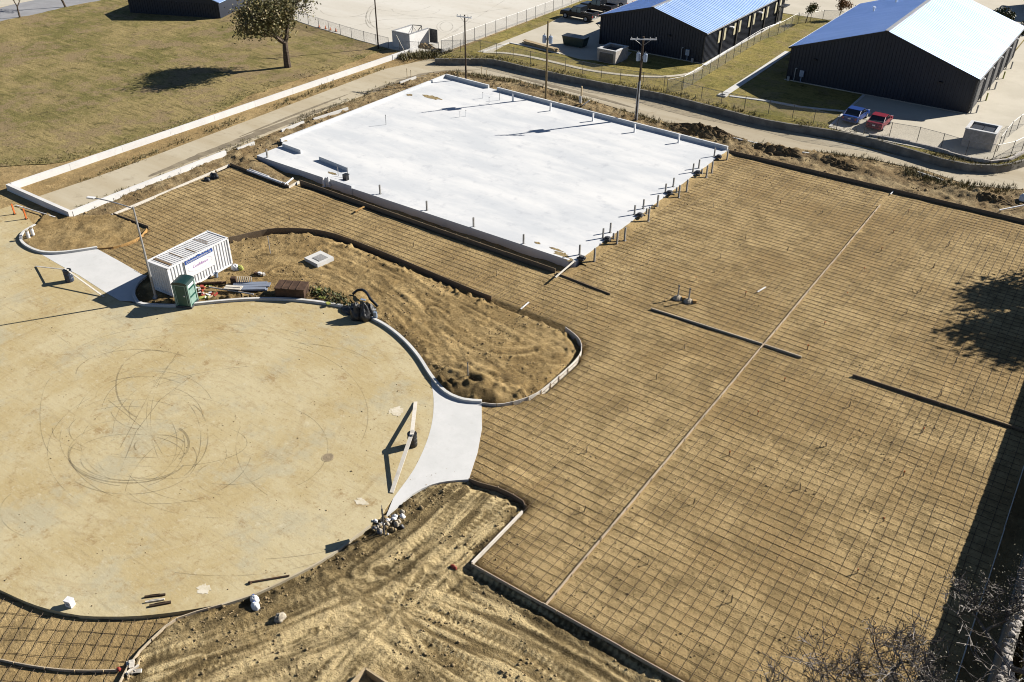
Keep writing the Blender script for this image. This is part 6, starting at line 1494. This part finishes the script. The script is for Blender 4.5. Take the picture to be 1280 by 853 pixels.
# ---------------------------------------------------------------- vehicles
def vehicle(label, loc, rz, paint, prof, cab, W_, wr, wx, truck=False, cat='car', name='parked_car'):
    o = thing(name, label, cat, loc, rz); mb = MB(); n = len(prof)
    vs = []
    for s_, k in ((-1, 1), (-1, .0), (1, .0), (1, 1)): pass
    secs = [(-W_ / 2, .96), (-W_ / 2 * 1.0, 1.0)]
    L0 = [(x_, -W_ / 2, z_) for x_, z_ in prof]; L1 = [(x_, W_ / 2, z_) for x_, z_ in prof]
    mb.add(L0 + L1, [tuple(range(n - 1, -1, -1)), tuple(range(n, 2 * n))] + [(i, (i + 1) % n, n + (i + 1) % n, n + i) for i in range(n)])
    body = mb.build('body', M[paint], o)
    bv = body.modifiers.new('bevel', 'BEVEL'); bv.width = .06; bv.segments = 2; bv.limit_method = 'ANGLE'
    mb = MB(); m_ = len(cab); ti = .14
    A = [(x_, -(W_ / 2 - (.03 if i in (0, m_ - 1) else ti)), z_) for i, (x_, z_) in enumerate(cab)]; B_ = [(x_, -y_, z_) for x_, y_, z_ in A]
    mb.add(A + B_, [tuple(range(m_ - 1, -1, -1)), tuple(range(m_, 2 * m_))] + [(i, (i + 1) % m_, m_ + (i + 1) % m_, m_ + i) for i in range(m_ - 1)])
    mb.build('cabin_glass', M['glass'], o)
    rf = MB(); x1_, z1_ = cab[1]; x2_, z2_ = cab[m_ - 2]
    rf.box(((x1_ + x2_) / 2, 0, (z1_ + z2_) / 2 + .02), (abs(x2_ - x1_) + .06, W_ - 2 * ti + .04, .06), m=Matrix.Rotation(math.atan2(z1_ - z2_, abs(x1_ - x2_)) * -1 * (1 if x1_ > x2_ else -1), 3, 'Y')); rfo = rf.build('roof', M[paint], o)
    pl = MB()
    for i, j in ((0, 1), (m_ - 2, m_ - 1)):
        for s_ in (0, 1):
            a_ = Vector((A if s_ == 0 else B_)[i]); b_ = Vector((A if s_ == 0 else B_)[j]); pl.tube(a_, b_, .045, n=4)
    for s_ in (-1, 1): xm = (x1_ + x2_) / 2; pl.tube((xm, s_ * (W_ / 2 - .03), cab[0][1]), (xm, s_ * (W_ / 2 - ti), z1_), .05, n=4)
    pl.build('pillars', M[paint], o)
    for xw in wx:
        for s_ in (-1, 1):
            w_ = MB(); w_.tube((0, s_ * -.11, 0), (0, s_ * .11, 0), wr, n=16); wo = w_.build('wheel', M['tyre'], o, (xw, s_ * (W_ / 2 - .09), wr))
            rm = MB(); rm.tube((0, s_ * .10, 0), (0, s_ * .125, 0), wr * .6, n=12); rm.build('rim', M['steel'], wo)
    if truck: o.scale = (1.1, 1.06, 1.1)
    xr = min(p[0] for p in prof); xf = max(p[0] for p in prof); zt = [z_ for x_, z_ in prof if abs(x_ - xr) < .2]; zr = max(zt) - .22
    for s_ in (-1, 1):
        t_ = MB(); t_.box((xr - .005, s_ * (W_ / 2 - .17), zr), (.05, .2, .2)); t_.build('tail_light', M['taillight'], o)
        t_ = MB(); t_.box((xf + .005, s_ * (W_ / 2 - .2), .68), (.05, .28, .14)); t_.build('headlight', M['whitepaint'], o)
        t_ = MB(); t_.box((cab[0][0] - .25 if cab[0][0] > 0 else cab[0][0], s_ * (W_ / 2 + .1), cab[0][1] + .1), (.12, .2, .14)); t_.build('mirror', M[paint], o)
    t_ = MB(); t_.box((xr - .03, 0, .48), (.1, W_ * .9, .14)); t_.build('rear_bumper', M['steel'] if truck else M[paint], o)
    t_ = MB(); t_.box((xf + .03, 0, .45), (.1, W_ * .9, .16)); t_.build('front_bumper', M['steel'] if truck else M[paint], o)
    t_ = MB(); t_.box((xr - .035, 0, .72), (.03, .32, .14)); t_.build('number_plate', M['whitepaint'], o)
    if truck:
        t_ = MB(); t_.box((-1.75, 0, 1.06), (1.75, W_ - .35, .03)); t_.build('bed_floor', M['darksteel'], o)
        for s_ in (-1, 1): t_ = MB(); t_.box((-1.75, s_ * (W_ / 2 - .07), 1.2), (1.9, .12, .28)); t_.build('bed_side', M[paint], o)
        t_ = MB(); t_.box((-2.72, 0, 1.2), (.08, W_ - .1, .28)); t_.build('tailgate', M[paint], o)
    return o
car_prof = [(-2.2, .3), (2.2, .3), (2.28, .55), (2.1, .78), (1.0, .95), (-1.5, 1.0), (-2.15, .95), (-2.27, .6)]
car_cab = [(1.05, .93), (.2, 1.42), (-.95, 1.42), (-1.75, .98)]
tr_prof = [(-2.75, .45), (2.75, .45), (2.85, .8), (2.7, 1.08), (1.2, 1.16), (-.8, 1.16), (-.82, 1.05), (-2.78, 1.05)]
tr_cab = [(1.25, 1.14), (.55, 1.82), (-.72, 1.84), (-.85, 1.14)]
q = P(1068, 152, ZL + .05)
vehicle('blue car parked nose away behind the alley fence', P(1068.5, 149.5, ZL + .055), HP - .05, 'carblue', car_prof, car_cab, 1.8, .33, (-1.35, 1.38))
vehicle('red car parked next to the blue one in the right yard', P(1098, 157.5, ZL + .055), HP - .02, 'carred', car_prof, car_cab, 1.8, .33, (-1.35, 1.38))
vehicle('black pickup truck nearest the left yard centre', P(724, 24, ZL + .055), math.pi - .05, 'carblack', tr_prof, tr_cab, 2.0, .42, (-1.75, 1.85), True, 'pickup truck', 'pickup_truck')
vehicle('black pickup truck parked behind the first black one', P(748, 15, ZL + .055), math.pi - .05, 'carblack', tr_prof, tr_cab, 2.0, .42, (-1.75, 1.85), True, 'pickup truck', 'pickup_truck')
vehicle('silver pickup truck farthest up the left yard', P(768, 7, ZL + .055), math.pi - .05, 'carwhite', tr_prof, tr_cab, 2.0, .42, (-1.75, 1.85), True, 'pickup truck', 'pickup_truck')

# ================================================================ vegetation
def grow(seed, base, L0, r0, lean, depth, spread, up, ratio=.72, kids=(2, 4), wig=.18, firstlen=1.0):
    """recursive limbs -> list of (a, b, ra, rb, level)"""
    r = random.Random(seed); segs = []; tips = []
    def rec(p, d, L, rad, lv):
        n = 3; q = p.copy(); dd = d.copy()
        for i in range(n):
            dd = (dd + Vector((r.uniform(-wig, wig), r.uniform(-wig, wig), r.uniform(-wig, wig) + up * .06))).normalized()
            e = q + dd * L / n; ra = rad * (1 - .35 * i / n); rb = rad * (1 - .35 * (i + 1) / n); segs.append((q, e, ra, rb, lv)); q = e
            if lv > 0 and i < n - 1 and lv < depth and r.random() < .55:
                sidev = Vector((r.uniform(-1, 1), r.uniform(-1, 1), r.uniform(-.2, .7))).normalized(); rec(q, (dd * .5 + sidev * spread).normalized(), L * ratio * r.uniform(.6, .95), rb * .5, lv + 1)
        if lv >= depth: tips.append((q, dd)); return
        for k in range(r.randint(*kids)):
            sidev = Vector((r.uniform(-1, 1), r.uniform(-1, 1), r.uniform(-.35, .6))).normalized()
            rec(q, (dd * .75 + sidev * spread + Vector((0, 0, up * .15))).normalized(), L * ratio * r.uniform(.75, 1.15), rad * .62, lv + 1)
    rec(Vector(base), Vector(lean).normalized(), L0, r0, 0)
    return segs, tips
def tubes_np(segs, n=4):
    V = []; F = []
    for a, b, ra, rb, lv in segs:
        d = b - a
        if d.length < 1e-5: continue
        q = d.to_track_quat('Z', 'Y').to_matrix(); o = len(V)
        k = n if lv < 2 else 3
        for c, rr in ((a, ra), (b, rb)):
            for i in range(k): V.append(c + q @ Vector((rr * math.cos(6.2832 * i / k), rr * math.sin(6.2832 * i / k), 0)))
        F += [(o + i, o + (i + 1) % k, o + k + (i + 1) % k, o + k + i) for i in range(k)]
    return V, F
def leaf_cloud(tips, per, rad, size, seed, droop=0.0):
    r = np.random.default_rng(seed); T = np.array([tuple(t[0]) for t in tips])
    c = np.repeat(T, per, 0); n = len(c); c = c + r.normal(0, rad, (n, 3)) * np.array([1, 1, .75])
    u = r.normal(0, 1, (n, 3)); u /= np.linalg.norm(u, axis=1)[:, None]; w = r.normal(0, 1, (n, 3)); w -= (w * u).sum(1)[:, None] * u; w /= np.linalg.norm(w, axis=1)[:, None]
    s = (size * r.uniform(.6, 1.4, n))[:, None]
    V = np.stack([c - u * s * .5, c + w * s * .28, c + u * s * .5, c - w * s * .28], 1).reshape(-1, 3)
    return V, np.arange(n * 4).reshape(n, 4)
def tree(name, label, loc, seed, L0, r0, depth, per, rad, size, mat, spread=.75, up=.5, ratio=.72, kids=(2, 3), lean=(0, 0, 1), bark='bark', group=None, cat='tree', wig=.18, split=None):
    o = thing(name, label, cat, loc, 0, group)
    segs, tips = grow(seed, (0, 0, -.1), L0, r0, lean, depth, spread, up, ratio, kids, wig)
    tr_ = [s for s in segs if s[4] == 0]; rest = [s for s in segs if s[4] > 0]
    for nm, ss in (('trunk', tr_), ('limbs', rest)):
        V, F = tubes_np(ss, 8 if nm == 'trunk' else 5); me = bpy.data.meshes.new(nm); me.from_pydata(V, [], F); me.materials.append(M[bark]); link(nm, me, o)
    if per:
        V, F = leaf_cloud(tips, per, rad, size, seed); stuff(from_np('crown', V, F, M[mat], o))
    return o, tips
oak = tree('oak_tree', 'large leafy oak standing alone on the grass field', P(360, 84), 21, 2.5, .36, 5, 17, .42, .22, 'leaf', .85, .5, .76, (3, 3), wig=.16)[0]
oak.scale = (1.5, 1.5, 1.38); oak.rotation_euler[2] = math.pi * .8
tree('young_tree', 'small green young tree behind the right building', P(1007, 29, ZL), 5, 1.5, .09, 3, 26, .30, .26, 'greenleaf', .5, .8, .62, (2, 3))
tree('young_tree', 'small rust coloured young tree beside the blue roof edge', P(1049, 24, ZL), 8, 1.4, .09, 3, 30, .30, .24, 'rustleaf', .5, .9, .62, (2, 3))
tree('bare_tree', 'thin dark bare tree at the top left road', P(25, 22), 14, 1.8, .16, 4, 0, 0, 0, 'leaf', .7, .5, .72, (2, 3))
tree('street_tree', 'twin dark trunk cut by the top edge beside the road', P(82, 9), 31, 3.0, .2, 3, 14, .6, .3, 'darkleaf', .5, .8, .7, (2, 3))
leafy('bush', 'dark bush at the top right behind the white roof', 'bush', P(1252, 25, ZL), 700, 2.0, 1.6, 2.2, 'darkleaf', .3, 3)
leafy('bush', 'dark bush at the right edge behind the building corner', 'bush', P(1278, 42, ZL), 500, 1.4, 1.4, 2.0, 'darkleaf', .3, 4)

# raised ground beyond the right retaining wall
up_poly = [V2(4.36, -25), V2(70, -25), V2(70, 85), V2(5.2, 85)]
ZU = 2.72
sheet('upper_ground', jitter_edge(up_poly, 200, 0, 1), ZU, M['grass'], 1.5)
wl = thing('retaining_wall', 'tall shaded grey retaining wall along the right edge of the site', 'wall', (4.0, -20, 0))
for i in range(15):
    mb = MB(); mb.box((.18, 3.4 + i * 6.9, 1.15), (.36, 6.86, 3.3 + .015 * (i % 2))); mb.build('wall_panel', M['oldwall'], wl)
# rough stones along the top of the wall
r = random.Random(4); stn = MB(); yv = -2.0; k = 0
while yv < 66:
    s_ = r.uniform(.22, .42)
    if yv < 44 and 24 < yv: lumpy('top_stone', 'stone', None, None, (.17 + r.uniform(-.08, .08), yv + 20, 2.76), r.uniform(.16, .24), s_ * .6, r.uniform(.08, .2), k, .5, (8, 4), parent=wl)
    else: stn.box((.2, yv + 20, 2.85), (.4, s_, .2), r.uniform(-.2, .2))
    yv += s_ * 1.05; k += 1
stuff(stn.build('top_stones_far', M['rock'], wl))
# weeds
def weeds(name, n, fn, hmin, hmax, mat='weed', seed=1):
    r = np.random.default_rng(seed); Vs = []; Fs = []
    for i in range(n):
        x_, y_, z_ = fn(r)
        for b in range(5):
            a_ = r.uniform(0, 6.28); h_ = r.uniform(hmin, hmax); l_ = r.uniform(.1, .8) * h_; w_ = .018 + .03 * h_
            dx, dy = math.cos(a_), math.sin(a_); ox, oy = r.uniform(-.12, .12), r.uniform(-.12, .12); o_ = len(Vs)
            Vs += [(x_ + ox - dy * w_, y_ + oy + dx * w_, z_), (x_ + ox + dy * w_, y_ + oy - dx * w_, z_), (x_ + ox + dx * l_ + dy * w_ * .3, y_ + oy + dy * l_ - dx * w_ * .3, z_ + h_), (x_ + ox + dx * l_ - dy * w_ * .3, y_ + oy + dy * l_ + dx * w_ * .3, z_ + h_)]
            Fs.append((o_, o_ + 1, o_ + 2, o_ + 3))
    return stuff(from_np(name, np.array(Vs), np.array(Fs), M[mat]))
def along(pts, spread, z):
    path = smooth_path(pts, .5); cum = [0]
    for a_, b_ in zip(path[:-1], path[1:]): cum.append(cum[-1] + (b_ - a_).length)
    def f(r):
        t_ = r.uniform(0, cum[-1]); i = min(max(1, int(np.searchsorted(cum, t_))), len(path) - 1)
        while vnoise(np.array([t_ / 2.2]), np.array([1.7]), 5)[0] < r.uniform(-.35, .12): t_ = r.uniform(0, cum[-1]); i = min(max(1, int(np.searchsorted(cum, t_))), len(path) - 1)
        u = (t_ - cum[i - 1]) / max(1e-6, cum[i] - cum[i - 1]); p = path[i - 1].lerp(path[i], u); d = (path[i] - path[i - 1]).normalized(); s_ = r.normal(0, spread)
        return p.x - d.y * s_, p.y + d.x * s_, z
    return f
weeds('alley_weeds', 420, along(PL([(100, 229), (150, 208), (250, 168), (330, 138), (420, 105), (490, 82)]), .45, -.02), .1, .3, seed=1)
weeds('alley_weeds', 420, along(PL([(100, 262), (200, 226), (330, 172), (430, 130), (505, 102)]), .5, .12), .08, .28, seed=2)
weeds('alley_weeds', 900, along(PL([(560, 92), (640, 103), (720, 125), (800, 148), (880, 170), (980, 188), (1100, 204), (1180, 228)]), .4, .15), .12, .4, seed=3)
weeds('alley_weeds', 350, along(PL([(1130, 216), (1180, 232), (1230, 240), (1275, 240)]), .7, .2), .2, .5, seed=4)
weeds('wall_weeds', 950, along([Vector((p.x, p.y + .7, ZL)) for p in wall_line], .55, ZL), .1, .32, seed=5)
weeds('lot_weeds', 900, along(PL([(500, 74), (530, 70), (560, 70), (600, 72)]), .9, .1), .2, .6, seed=6)
weeds('wall_top_weeds', 800, lambda r: (4.7 + abs(r.normal(0, .6)), r.uniform(0, 68), ZU), .15, .5, seed=7)
weeds('field_edge_weeds', 700, along(PL([(0, 205), (75, 199), (170, 175), (245, 147), (320, 113), (420, 82), (470, 63)]), .8, .0), .05, .16, seed=8)

# bare trees in the lower right corner, rooted above the wall
def bare(label, loc, seed, L0, r0, lean, depth=7, spread=.85):
    o = thing('bare_tree', label, 'tree', loc, 0, 'bare trees above the right wall'); o.scale = (1.7, 1.7, 1.3)
    segs, tips = grow(seed, (0, 0, -.1), L0, r0, lean, depth, spread, .2, .78, (2, 2), .24)
    for nm, ss, mt in (('trunk', [s for s in segs if s[4] <= 3], 'twig'), ('twigs', [(a, b, max(ra, .0095), max(rb, .0075), l) for a, b, ra, rb, l in segs if l > 3], 'twigend')):
        V, F = tubes_np(ss, 6); me = bpy.data.meshes.new(nm); me.from_pydata(V, [], F); me.materials.append(M[mt]); q = link(nm, me, o)
        if nm == 'twigs': stuff(q)
    V, F = leaf_cloud(tips, 2, .25, .045, seed); stuff(from_np('dead_leaves', V, F, M['deadleaf'], o))
    return len(segs)
print('bare', bare('leftmost bare tree reaching over the mat in the lower right corner', (4.7, 25.2, ZU), 3, 1.9, .13, (-.75, .1, 1)),
      bare('bare grey tree between the mat edge and wall in the lower right', (4.9, 29.6, ZU), 5, 1.8, .13, (-.55, .35, 1)),
      bare('bare tree at the bottom right corner behind the wall top', (6.6, 26.5, ZU), 9, 1.8, .13, (-.1, .1, 1)),
      bare('bare tree farthest up the wall at the right edge', (5.4, 33.5, ZU), 17, 1.6, .11, (-.35, .1, 1)),
      bare('low bare tree at the bottom edge right of the mat', (4.6, 21.8, ZU), 12, 1.8, .12, (-.8, .3, 1)),
      bare('low grey bare tree leaning from the bottom edge over the mat', (2.4, 21.6, -.1), 23, 1.7, .11, (-.35, .45, 1)),
      bare('tangled bare tree just left of the wall top stones', (4.6, 27.4, ZU), 31, 1.9, .12, (-.9, .15, .9)))
leafy('shrub', 'dark dense shrub on the wall top under the bare trees', 'shrub', (6.0, 30.5, ZU), 1200, 1.4, 3.2, 1.4, 'darkleaf', .16, 15)
# leafy tree out of frame to the right whose shade falls on the mat
tree('shade_tree', 'dense leafy tree right of the frame shading the mat', (9.6, 84.6, ZU - 2.6), 27, 3.0, .3, 4, 60, .5, .34, 'darkleaf', .8, .5, .80, (3, 3))[0].scale = (1.32, 1.32, 1.3)
